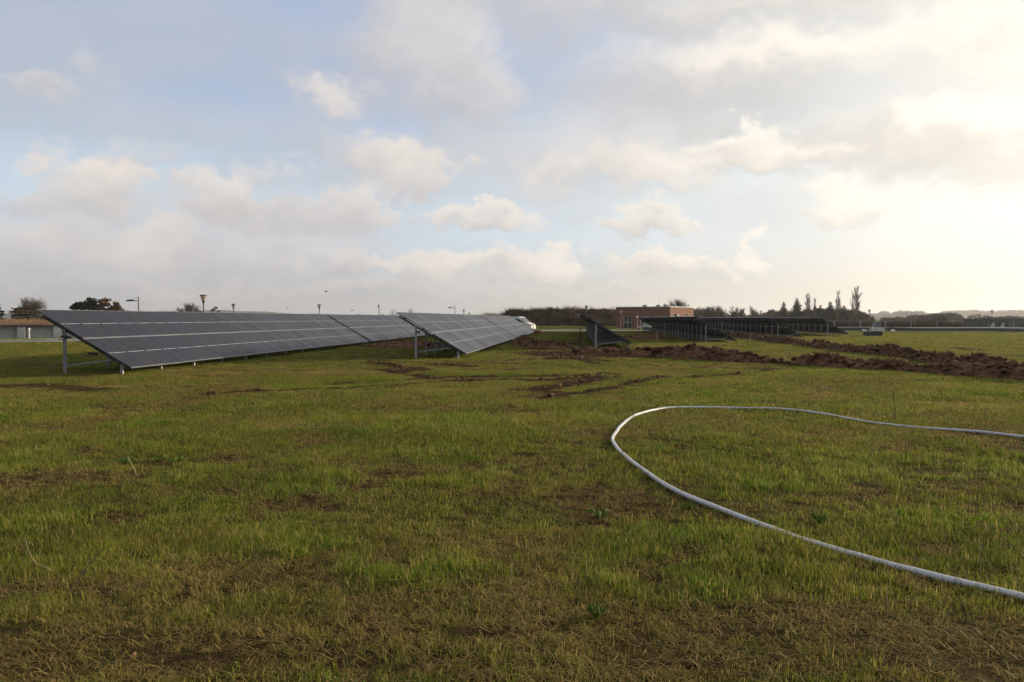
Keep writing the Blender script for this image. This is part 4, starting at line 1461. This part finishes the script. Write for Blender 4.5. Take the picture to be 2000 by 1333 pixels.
def basin(name, label, p0, p1, h, depth_, mat, cap, posts):
    a, b = Vector(p0), Vector(p1)
    d = (b - a).normalized()
    t = thing(name, label, 'basin', a, math.atan2(d.y, d.x))
    L = (b - a).length
    MB().use(mat).box((L / 2, depth_ / 2, h / 2), (L, depth_, h)).build('wall', t)
    MB().use(cap).box((L / 2, depth_ / 2, h + 0.05), (L + 0.2, depth_ + 0.25, 0.09)).build('rim', t)
    if posts:
        pm = MB().use(M['concrete_dark']).box((0, -0.06, h / 2), (0.22, 0.12, h)).mesh('buttress')
        for k in range(posts):
            link('buttress', pm, t, ((k + 0.5) * L / posts, 0, 0))
    return t


basin('concrete_basin', 'low concrete basin with pale rim, right of the small kiosk', (61.5, 119, -0.25), (82, 121, -0.25), 0.42, 9, M['concrete_dark'], M['concrete_dark'], 12)
basin('concrete_basin', 'dark low basin at the right picture edge', (72, 112.5, -0.25), (112, 116, -0.25), 0.46, 4, M['concrete_dark'], M['concrete_dark'], 8)
basin('concrete_basin', 'low grey basin wall behind the rightmost solar table', (50, 124, -0.25), (60.5, 124.5, -0.25), 0.45, 6, M['concrete_dark'], M['concrete_dark'], 0)
shed = thing('grey_building', 'long low grey building behind the basins at right edge', 'building', (84.2, 138, -0.25), 0.03)
MB().use(M['concrete_dark']).box((15, 4, 0.9), (30, 8, 1.8)).build('wall', shed)
MB().use(M['slate']).box((15, 4, 1.87), (30.4, 8.4, 0.14)).build('roof', shed)
for k in range(7):
    MB().use(M['pane']).box((2.2 + k * 4.0, -0.02, 0.75), (1.6, 0.08, 0.5)).build('window', shed)
for k in range(2):
    MB().use(M['concrete']).prism([(-0.55, 0), (0.0, 1.0), (0.1, 1.0), (0.2, 0)], 0.5, Matrix.Translation((0.2 + k * 1.7, -0.4, 0.2))).build('buttress', shed)

# kiosk, black stack, covers
kp = base(1713, 112)
ki = thing('pump_kiosk', 'small cream pump housing with sloping blue grey hood', 'kiosk', (kp[0], kp[1], -0.25))
MB().use(M['cream']).box((0, 0, 0.33), (1.75, 0.9, 0.62)).build('housing', ki)
MB().use(M['slate']).prism([(-0.60, 0.78), (-0.40, 1.45), (0.36, 1.50), (0.36, 0.78)], 0.8, Matrix.Translation((0.02, 0, 0))).build('hood', ki)
for x in (-0.80, 0.10, 0.55):
    MB().use(M['white']).box((x, -0.52, 0.40), (0.13, 0.1, 0.74 if x < 0 else 0.34)).build('post', ki)
for px, lab in ((1688, 'white rounded cover on the grass left of the pump kiosk'), (1744, 'white rounded cover on the grass right of the pump kiosk')):
    p = base(px, 118)
    c = thing('basin_cover', lab, 'cover', (p[0], p[1], p[2]))
    MB().use(M['white']).prism([(-0.25, 0), (-0.22, 0.18), (-0.1, 0.28), (0.12, 0.28), (0.24, 0.16), (0.26, 0)], 0.5, Matrix.Identity(4)).build('lid', c)
    MB().use(M['concrete']).box((0, 0, 0.0), (0.62, 0.62, 0.06)).build('slab', c)
g = ground_at(1708.5, 657)
st = thing('panel_stack', 'black rectangular stack of panels lying on the grass at right', 'stack', (g.x, g.y, g.z), -0.02)
MB().use(M['wood']).box((0, 0.5, 0.03), (1.55, 0.9, 0.07)).build('pallet', st)
for k in range(9):
    MB().use(M['dark']).box((random.Random(k).uniform(-.01, .01), 0.5, 0.10 + k * 0.05), (1.68, 1.04, 0.042)).build('panel', st)

# stakes
for px, py0, py1, lab in ((1283, 671, 648, 'pale wooden stake before the dark backed solar table'), (1465, 671, 651, 'wooden stake between the two dark backed tables'),
                          (1133, 679, 643, 'dark stake left of the end-on solar table'), (1057.5, 653, 631, 'thin dark pole beside the red machine')):
    g = ground_at(px, py0)
    h = (py0 - py1) / F_PX * g.y
    s = thing('survey_stake', lab, 'stake', g)
    MB().use(M['wood'] if px in (1283, 1465) else M['stem']).bar((0, 0, -0.15), (0.01, 0, h), 0.055, 0.045).build('stake', s)
    MB().use(M['wood'] if px in (1283, 1465) else M['stem']).lathe([(0.03, h), (0.012, h + 0.05)], 4).build('tip', s)


# ------------------------------------------------------------------ lamps
def funnel_lamp(px, py, Hh, label):
    D = (Hh - CAM_H) * F_PX / (622 - py)
    p = base(px, D)
    t = thing('funnel_lamp', label, 'street lamp', p, 0, 'funnel shaped lamps')
    b = MB().use(M['lampmetal'])
    b.tube([(0, 0, -0.2), (0, 0, Hh - 0.95)], [0.065, 0.05], 8)
    b.build('pole', t)
    MB().use(M['lampmetal']).lathe([(0.05, Hh - 1.0), (0.07, Hh - 0.85), (0.15, Hh - 0.58)], 12).build('collar', t)
    MB().use(M['lampglass']).lathe([(0.15, Hh - 0.575), (0.30, Hh - 0.10)], 14).build('shade', t)
    MB().use(M['lampmetal']).lathe([(0.32, Hh - 0.095), (0.33, Hh - 0.03), (0.28, Hh)], 14).build('lid', t)


for px, py, Hh, lab in ((398, 576, 4.0, 'tall funnel shaped lamp above the nearest solar table'), (456.5, 594, 4.0, 'small funnel lamp right of the tall one'),
                        (624, 595, 4.0, 'funnel lamp near the gap between the left tables'), (1145.5, 597, 4.0, 'funnel lamp in front of the scrub bank, above the end-on table'),
                        (1212, 605, 3.25, 'pale funnel lamp in front of the brick building'), (1486, 606, 4.0, 'funnel lamp left of the dark conifers'),
                        (1697.5, 604, 4.0, 'funnel lamp right of the tallest poplar'), (1770.5, 611, 4.0, 'distant funnel lamp above the hedge'),
                        (1937, 604.5, 4.0, 'funnel lamp by the grey building at right'), (906, 605, 4.0, 'tiny funnel lamp left of the scrub bank')):
    funnel_lamp(px, py, Hh, lab)


def arm_lamp(px, py, Hh, arm, label, simple=False):
    D = (Hh - CAM_H) * F_PX / (622 - py)
    t = thing('arm_lamp', label, 'street lamp', base(px, D), 0)
    MB().use(M['lampmetal']).tube([(0, 0, -0.2), (0, 0, Hh)], [0.085, 0.07], 8).build('pole', t)
    if simple:
        MB().use(M['lampmetal']).box((-0.12, 0, Hh - 0.75), (0.24, 0.2, 0.42)).build('box', t)
        return
    MB().use(M['lampmetal']).bar((0, 0, Hh - 0.62), (-arm, 0, Hh - 0.64), 0.10, 0.09).build('arm', t)
    MB().use(M['lampmetal']).bar((-0.02, 0, Hh - 0.05), (-arm * 0.55, 0, Hh - 0.45), 0.03, 0.03).build('stay', t)
    MB().use(M['lampmetal']).prism([(-0.95, 0), (-0.85, 0.10), (-0.3, 0.22), (0.25, 0.10), (0.3, -0.06), (-0.9, -0.08)], 0.5, Matrix.Translation((-arm * 0.62 + 0.25, 0, Hh - 0.62))).build('head', t)


arm_lamp(271, 580, 5.0, 1.75, 'lamp with flat head on a side arm above the nearest table')
arm_lamp(888.5, 597, 5.0, 1.8, 'distant side arm lamp above the centre solar table')
arm_lamp(740.5, 592, 5.0, 0, 'plain dark mast with small box between left and centre tables', True)
for px, py, lab in ((1244.5, 618, 'white ball lamp left of the dark backed solar row'), (1250.5, 624, 'lower white ball lamp left of the dark backed solar row')):
    D = 120
    p = base(px, D)
    h = hpx(py, D)
    t = thing('ball_lamp', lab, 'lamp', p)
    MB().use(M['galv']).tube([(0, 0, -0.1), (0, 0, h - 0.15)], 0.03, 6).build('pole', t)
    MB().use(M['white']).lathe([(0.04, h - 0.17), (0.14, h - 0.08), (0.16, h), (0.12, h + 0.09), (0.03, h + 0.14)], 10).build('globe', t)

# ------------------------------------------------------------------ van, cabinet, red machine, trailer
D = 100.0
vp = base(1041, D)
van = thing('white_van', 'white van half hidden behind the far centre solar table', 'van', (vp[0], vp[1], 0), -0.38)
VW, VH = 1.9, 1.95
prof_v = [(-4.9, 0.42), (-4.95, 1.0), (-4.75, 1.85), (-4.4, VH), (-1.75, VH + 0.01), (-1.45, VH - 0.06), (-0.72, 1.22), (-0.12, 1.02), (0.02, 0.80), (0.04, 0.42), (-0.1, 0.32), (-4.8, 0.32)]
MB().use(M['white']).prism(prof_v, VW, Matrix.Identity(4)).build('body', van)
MB().use(M['pane']).prism([(-1.42, VH - 0.12), (-0.74, 1.27), (-0.70, 1.24), (-1.36, VH - 0.10)], VW - 0.25, Matrix.Translation((0.03, 0, 0))).build('windscreen', van)
for s in (-1, 1):
    MB().use(M['pane']).prism([(-2.3, 1.28), (-2.3, VH - 0.28), (-1.62, VH - 0.28), (-1.02, 1.28)], 0.02, Matrix.Translation((0, s * (VW / 2 + 0.004), 0))).build('side_window', van)
    MB().use(M['dark']).box((-1.0, s * (VW / 2 + 0.12), 1.30), (0.14, 0.22, 0.24)).build('mirror', van)
    for x in (-0.85, -3.9):
        w_ = link('wheel', None, van, (x, s * (VW / 2 - 0.10), 0.33), (math.pi / 2, 0, 0))
        MB().use(M['tyre']).lathe([(0.24, -0.11), (0.33, -0.09), (0.33, 0.09), (0.24, 0.11)], 18).build('tyre', w_)
        MB().use(M['alu']).lathe([(0.21, -0.115), (0.21, 0.115)], 14).build('rim', w_)
    MB().use(M['alu']).box((0.0, s * 0.7, 0.80), (0.08, 0.35, 0.16)).build('headlight', van)

cp_ = base(1036.5, 97)
cab = thing('cream_trailer', 'small cream open trailer in front of the white van nose', 'trailer', (cp_[0], cp_[1], 0), 0)
MB().use(M['cream']).box((0, 0, 0.98), (0.72, 1.4, 0.10)).build('top_board', cab)
for x in (-0.29, 0.0, 0.27):
    MB().use(M['cream']).box((x, -0.6, 0.66), (0.10, 0.10, 0.56)).build('upright', cab)
MB().use(M['cream']).box((0, 0, 0.34), (0.72, 1.4, 0.10)).build('bed', cab)
for s in (-1, 1):
    MB().use(M['tyre']).lathe([(0.2, -0.08), (0.27, -0.06), (0.27, 0.06), (0.2, 0.08)], 14).build('wheel', link('axle_end', None, cab, (0, s * 0.78, 0.27), (math.pi / 2, 0, 0)))
g = ground_at(1048, 653)
rm = thing('red_trencher', 'small red machine on the grass beside the white van', 'machine', (g.x, g.y, 0), 0.2)
rm.scale = (0.62, 0.62, 0.62)
MB().use(M['red']).prism([(-0.65, 0.25), (-0.6, 0.55), (-0.1, 0.62), (0.0, 0.72), (0.45, 0.72), (0.62, 0.5), (0.62, 0.25)], 0.6, Matrix.Identity(4)).build('body', rm)
MB().use(M['red']).bar((0.55, 0, 0.45), (0.98, 0, 0.20), 0.1, 0.12).build('boom', rm)
MB().use(M['lampmetal']).bar((-0.3, 0, 0.6), (-0.55, 0, 0.95), 0.5, 0.04).build('handle', rm)
for s in (-1, 1):
    MB().use(M['tyre']).prism([(-0.6, 0.05), (-0.5, 0.0), (0.45, 0.0), (0.55, 0.08), (0.5, 0.26), (-0.55, 0.26)], 0.18, Matrix.Translation((0, s * 0.4, 0))).build('track', rm)

tp = base(1258, 128)
tr = thing('white_trailer', 'white flat trailer parked behind the dark backed row', 'trailer', (tp[0], tp[1], -0.2), -0.25)
MB().use(M['white']).box((0, 0, 0.55), (2.2, 1.3, 0.12)).build('bed', tr)
MB().use(M['white']).prism([(-0.3, 0.6), (-0.1, 1.15), (0.35, 1.15), (0.95, 0.75), (0.95, 0.6)], 1.1, Matrix.Identity(4)).build('hood', tr)
MB().use(M['red']).box((-0.85, 0, 0.32), (0.35, 1.2, 0.3)).build('tail_box', tr)
for s in (-1, 1):
    MB().use(M['tyre']).lathe([(0.18, -0.07), (0.25, -0.05), (0.25, 0.05), (0.18, 0.07)], 14).build('wheel', link('axle_end', None, tr, (0.2, s * 0.72, 0.25), (math.pi / 2, 0, 0)))

# ------------------------------------------------------------------ birds
BIRDS = [(637, 570, 95, 'bird flying highest above the left solar tables'), (688, 607, 110, 'bird flying low between the left and centre tables'),
         (865, 570, 130, 'tiny bird in the sky above the centre table'), (561, 603, 140, 'pale bird gliding low over the nearest table')]
for i, (px, py, D, lab) in enumerate(BIRDS):
    t = thing('bird', lab, 'bird', at(px, py, D), i * 0.9)
    MB().use(M['bird']).tube([(-0.18, 0, 0), (-0.08, 0, 0.01), (0.06, 0, 0.015), (0.15, 0, 0.02), (0.20, 0, 0.01)], [0.012, 0.045, 0.05, 0.032, 0.008], 7).build('body', t, smooth=True)
    for s in (-1, 1):
        b = MB().use(M['bird'])
        b.add([(0.07, s * 0.03, 0.02), (-0.07, s * 0.03, 0.02), (0.08, s * 0.22, 0.12), (-0.05, s * 0.22, 0.11), (0.0, s * 0.46, 0.06), (-0.06, s * 0.44, 0.055)], [(0, 1, 3, 2), (2, 3, 5, 4)])
        b.add([(0.07, s * 0.03, 0.032), (-0.07, s * 0.03, 0.026), (0.08, s * 0.22, 0.13), (-0.05, s * 0.22, 0.116)], [(0, 2, 3, 1)])
        b.build('wing', t)

# ------------------------------------------------------------------ far hills
vs, fs = [], []
prof_h = [(-2400, 0), (-1500, 15), (-1150, 25), (-850, 23), (-600, 17), (-380, 9), (-100, 9), (300, 8), (900, 12), (1500, 18), (2400, 10)]
for i, X in enumerate(np.linspace(-2400, 2400, 160)):
    h = np.interp(X, [p[0] for p in prof_h], [p[1] for p in prof_h]) * (1 + 0.12 * math.sin(X * 0.013) + 0.06 * math.sin(X * 0.041))
    vs += [(X, 2050, -2), (X, 2200, h * 0.8), (X, 2330, h), (X, 2600, -2)]
for i in range(159):
    for k in range(3):
        a = i * 4 + k
        fs.append((a, a + 4, a + 5, a + 1))
tag(link('hills', np_mesh('hills', vs, fs, [M['hill']], True)), 'low blue hills on the horizon', kind='structure')


# ------------------------------------------------------------------ grass
def tuft(seed, n, rad, h0, h1, w, lean, flat=False):
    rg = random.Random(seed)
    b = MB().use(M['grass'])
    for _ in range(n):
        a, q = rg.uniform(0, 6.283), math.sqrt(rg.random()) * rad
        p = Vector((math.cos(a) * q, math.sin(a) * q, -0.005))
        h = rg.uniform(h0, h1)
        az_ = rg.uniform(0, 6.283)
        ln = abs(rg.gauss(0, lean)) + 0.1
        if flat:
            ln = rg.uniform(1.0, 1.5)
        d = Vector((math.cos(az_), math.sin(az_), 0))
        s = Vector((-d.y, d.x, 0)) * w * rg.uniform(0.7, 1.2) / 2
        m = p + d * h * math.sin(min(ln * 0.45, 1.3)) * 0.5 + Vector((0, 0, h * 0.55 * math.cos(min(ln * 0.45, 1.4))))
        e = m + d * h * 0.55 * math.sin(min(ln * 1.2, 1.55)) + Vector((0, 0, h * 0.5 * math.cos(min(ln * 1.2, 1.65))))
        if flat:
            p = p + Vector((0, 0, 0.01))
            m = p + d * h * 0.5 + Vector((0, 0, rg.uniform(0.005, 0.03)))
            e = p + d * h + Vector((0, 0, rg.uniform(0.0, 0.03))) + s * rg.uniform(-8, 8)
        b.add([p - s, p + s, m + s * 0.8, m - s * 0.8, e], [(0, 1, 2, 3), (3, 2, 4)])
    return b.mesh('tuft')


proto = bpy.data.collections.new('tuft_prototypes')
protos = []
spec = [  # name order matters: Collection Info sorts by name
    *[(20 + k, 24, 0.090, 0.028, 0.078, 0.0058, 1.9, False) for k in range(3)],     # 0-2 short green tufts
    *[(30 + k, 24, 0.075, 0.040, 0.105, 0.0058, 1.6, False) for k in range(2)],       # 3-4 longer lush tufts
    *[(40 + k, 16, 0.100, 0.05, 0.13, 0.0048, 0.7, True) for k in range(2)],         # 5-6 flat straw litter
    *[(50 + k, 60, 0.26, 0.030, 0.078, 0.011, 1.5, False) for k in range(2)],         # 7-8 wide tufts for the middle distance
    (60, 70, 0.55, 0.06, 0.13, 0.018, 0.6, False),                                    # 9 very wide, far
]
for i, s in enumerate(spec):
    o = bpy.data.objects.new('tuft_%02d' % i, tuft(*s))
    proto.objects.link(o)
    protos.append(o)

rg = np.random.default_rng(2)


def scatter(d0, d1, n, tmax):
    dd = np.sqrt(rg.uniform(d0 * d0, d1 * d1, n))
    tt = rg.uniform(-tmax, tmax, n)
    return dd * tt, dd


PT, IDX, SCL, TINT, VARY = [], [], [], [], []


def put(x, y, idx, scl, tint, vary):
    PT.append(np.stack([x, y, terrain(x, y)], 1))
    IDX.append(idx)
    SCL.append(scl)
    TINT.append(np.clip(tint, 0, 1))
    VARY.append(np.clip(vary, 0, 1))


def layer(d0, d1, n, tmax, kind):
    x, y = scatter(d0, d1, n, tmax)
    md, br = mud_field(x, y), bare_field(x, y)
    back = np.maximum(mud_field(x, y + 0.45), mud_field(x, y + 1.0)) if d1 > 14 else 0.0
    lush = fbm(x * 0.45, y * 0.45, octv=3, seed=61) + 0.5 * fbm(x * 1.6, y * 1.6, octv=2, seed=63)
    r = rg.random(n)
    vary = 0.5 + 0.55 * fbm(x * 0.8, y * 0.8, octv=3, seed=65) + 0.45 * fbm(x * 3.3, y * 3.3, octv=2, seed=67) + rg.normal(0, 0.2, n)
    if kind == 'green':
        keep = (md < 0.18 + 0.15 * r) & (r > br * 0.85)
        idx = rg.integers(0, 3, n)
        tall = (lush > 0.22) & (rg.random(n) < 0.6)
        idx = np.where(tall, rg.integers(3, 5, n), idx)
        scl = rg.uniform(0.6, 1.2, n) * (1 + 0.3 * np.clip(lush, -0.6, 0.7)) * (1 - 0.35 * br) * (1 - 0.65 * back)
        tint = 0.13 + 0.45 * br - 0.40 * lush + rg.normal(0, 0.2, n)
    elif kind == 'straw':
        keep = (md < 0.6) & (rg.random(n) < 0.2 + 0.5 * br)
        idx = rg.integers(5, 7, n)
        scl = rg.uniform(0.6, 1.3, n)
        tint = 0.75 + rg.normal(0, 0.25, n)
        vary = vary - 0.65
    else:
        keep = (md < 0.16 + 0.12 * r) & (r > br * 0.5)
        vary = vary - 0.42
        idx = rg.integers(7, 9, n) if kind == 'mid' else np.full(n, 9)
        scl = rg.uniform(0.6, 1.2, n) * (1 + 0.3 * np.clip(lush, -0.6, 0.7)) * (1 - 0.3 * br) * (1 - 0.65 * back)
        tint = 0.27 + 0.45 * br - 0.4 * lush + rg.normal(0, 0.15, n)
    put(x[keep], y[keep], idx[keep], scl[keep], tint[keep], vary[keep])


layer(2.4, 6.5, 15000, 0.95, 'green')
layer(2.4, 6.5, 6500, 0.95, 'straw')
layer(6.5, 14, 24000, 0.85, 'green')
layer(6.5, 14, 9000, 0.85, 'straw')
layer(11, 26, 22000, 0.85, 'mid')
layer(14, 26, 16000, 0.8, 'green')
layer(24, 48, 24000, 0.85, 'mid')
layer(44, 100, 22000, 0.85, 'wide')
# lush dark clumps the photograph shows
for px, py, rr, nn in ((640, 930, 0.35, 70), (840, 945, 0.3, 60), (1400, 855, 0.3, 60), (350, 825, 0.5, 60), (1800, 1010, 0.4, 90), (1420, 1050, 0.4, 90), (560, 1080, 0.4, 70), (520, 1060, 0.3, 60),
                       (250, 865, 0.5, 50), (900, 780, 1.0, 80), (1180, 735, 1.3, 70), (760, 1130, 0.3, 60), (900, 1110, 0.3, 50), (1840, 1030, 0.4, 60), (100, 1020, 0.4, 60), (30, 1040, 0.3, 40)):
    g = ground_at(px, py)
    a, q = rg.uniform(0, 6.283, nn), np.abs(rg.normal(0, 0.55, nn)) * rr
    x, y = g.x + np.cos(a) * q * 1.6, g.y + np.sin(a) * q
    put(x, y, rg.integers(3, 5, nn), rg.uniform(0.8, 1.4, nn), rg.normal(-0.05, 0.08, nn), rg.uniform(0.3, 0.8, nn))

PT, IDX, SCL, TINT, VARY = map(np.concatenate, (PT, IDX, SCL, TINT, VARY))
# keep the hose's bed partly clear
dh = poly_dist(PT[:, 0], PT[:, 1], hc[::6])
ok = (dh > 0.02) | (rg.random(len(PT)) < 0.5)
PT, IDX, SCL, TINT, VARY = PT[ok], IDX[ok], SCL[ok], TINT[ok], VARY[ok]
pme = bpy.data.meshes.new('grass')
pme.vertices.add(len(PT))
pme.vertices.foreach_set('co', PT.astype(np.float32).ravel())
for nm, arr, ty in (('idx', IDX, 'INT'), ('scl', SCL, 'FLOAT'), ('tint', TINT, 'FLOAT'), ('vary', VARY, 'FLOAT'), ('spin', rg.uniform(0, 6.283, len(PT)), 'FLOAT')):
    a = pme.attributes.new(nm, ty, 'POINT')
    a.data.foreach_set('value', arr.astype(np.int32 if ty == 'INT' else np.float32))
gobj = link('grass', pme)
tag(gobj, 'short patchy grass with straw litter covering the field', 'grass', kind='stuff')
ng = bpy.data.node_groups.new('scatter_tufts', 'GeometryNodeTree')
ng.interface.new_socket('Geometry', in_out='INPUT', socket_type='NodeSocketGeometry')
ng.interface.new_socket('Geometry', in_out='OUTPUT', socket_type='NodeSocketGeometry')
gi, go = ng.nodes.new('NodeGroupInput'), ng.nodes.new('NodeGroupOutput')
ci = ng.nodes.new('GeometryNodeCollectionInfo')
ci.inputs['Collection'].default_value = proto
ci.inputs['Separate Children'].default_value = True
ci.inputs['Reset Children'].default_value = True


def named(nm, ty):
    nd = ng.nodes.new('GeometryNodeInputNamedAttribute')
    nd.data_type = ty
    nd.inputs['Name'].default_value = nm
    return nd.outputs['Attribute']


iop = ng.nodes.new('GeometryNodeInstanceOnPoints')
iop.inputs['Pick Instance'].default_value = True
cx_ = ng.nodes.new('ShaderNodeCombineXYZ')
lk = ng.links.new
lk(gi.outputs[0], iop.inputs['Points'])
lk(ci.outputs[0], iop.inputs['Instance'])
lk(named('idx', 'INT'), iop.inputs['Instance Index'])
lk(named('spin', 'FLOAT'), cx_.inputs[2])
lk(cx_.outputs[0], iop.inputs['Rotation'])
lk(named('scl', 'FLOAT'), iop.inputs['Scale'])
lk(iop.outputs[0], go.inputs[0])
md_ = gobj.modifiers.new('scatter', 'NODES')
md_.node_group = ng


# ------------------------------------------------------------------ stalks and weeds one can pick out
def stalk(label, mat, foot, pts_px, r0=0.004):
    g = ground_at(*foot)
    t = thing('dry_stalk', label, 'stalk', g)
    P = [Vector((0, 0, -0.03))]
    for k, (px, py) in enumerate(pts_px):
        q = at(px, py, g.y + 0.04 * k) - g
        P.append(q)
    b = MB().use(mat)
    b.tube(P, [r0 * (1 - 0.5 * i / len(P)) for i in range(len(P))], 5)
    b.build('stem', t)
    return t


stalk('pale dry stalk standing left of centre in the middle distance', M['straw'], (614, 796), [(616, 784), (619, 773), (622, 764)], 0.014)
stalk('pale thin stick leaning across the white hose', M['straw'], (1230, 838), [(1235, 822), (1240, 801)], 0.009)
stalk('tall dark weed stem between hose and soil ridge', M['stem'], (1749, 824), [(1748, 805), (1746, 782), (1745, 762)], 0.008)
stalk('pale bent straw in the left foreground', M['straw'], (116, 1122), [(95, 1112), (66, 1097), (55, 1075), (49, 1050)], 0.0045)
stalk('brown leaning twig in the left foreground', M['stem'], (146, 1150), [(152, 1135), (172, 1105), (205, 1068)], 0.005)
stalk('yellow thin grass stem standing at lower centre', M['straw'], (995, 1165), [(999, 1140), (998, 1115), (1002, 1098)], 0.0035)
stalk('pale short stalk in the left grass beside a weed rosette', M['straw'], (268, 928), [(260, 912), (249, 891)], 0.007)
stalk('dark thin stem right of the hose in the right foreground', M['stem'], (1911, 1125), [(1914, 1095), (1922, 1058)], 0.004)
stalk('pale stalk standing below the hose at lower right', M['straw'], (1733, 1215), [(1734, 1185), (1732, 1146)], 0.0035)
stalk('short pale stalk above centre of the grass', M['straw'], (975, 975), [(979, 964), (984, 948)], 0.005)


def rosette(label, px, py, rad, seed):
    g = ground_at(px, py)
    t = thing('weed_rosette', label, 'weed', g)
    rg_ = random.Random(seed)
    for k in range(11):
        a = k * 2.4 + rg_.uniform(-.3, .3)
        l_ = rad * rg_.uniform(0.6, 1.1)
        d = Vector((math.cos(a), math.sin(a), 0))
        s = Vector((-d.y, d.x, 0)) * l_ * 0.2
        z1, z2 = rg_.uniform(0.04, 0.09), rg_.uniform(0.02, 0.07)
        MB().use(M['weed']).add([(0, 0, 0.0), d * l_ * 0.45 + s + Vector((0, 0, z1 - .01)), d * l_ * 0.45 + Vector((0, 0, z1 + .012)), d * l_ * 0.45 - s + Vector((0, 0, z1 - .01)), d * l_ + Vector((0, 0, z2))],
                                [(0, 1, 2), (0, 2, 3), (1, 4, 2), (2, 4, 3)]).build('leaf', t)


for i, (px, py, rr, lab) in enumerate(((246, 908, 0.16, 'broad leaved weed at left beside a pale stalk'), (308, 903, 0.14, 'broad leaved weed, second in the row at left'), (345, 906, 0.14, 'broad leaved weed, third in the row at left'),
                                       (1168, 1014, 0.12, 'broad leaved weed left below the bend of the hose'), (1600, 1022, 0.11, 'broad leaved weed just above the hose at right'), (1345, 1000, 0.10, 'small broad weed just below the hose'),
                                       (1165, 1210, 0.08, 'small broad weed at bottom centre'))):
    rosette(lab, px, py, rr, 300 + i)

# ------------------------------------------------------------------ haze
hb = MB()
hb.box((0, 0, 24), (5600, 5600, 56))
hz_me = hb.mesh('haze')
hm = bpy.data.materials.new('haze_air')
hm.use_nodes = True
ht = NT(hm.node_tree)
pv = ht.n('ShaderNodeVolumePrincipled', ins={'Color': (0.93, 0.94, 0.96, 1), 'Density': 0.00016, 'Anisotropy': 0.45})
ht.n('ShaderNodeOutputMaterial', ins={'Volume': pv.outputs[0]})
hz_me.materials.append(hm)
tag(link('haze', hz_me), 'thin pale morning haze', 'haze', kind='stuff')
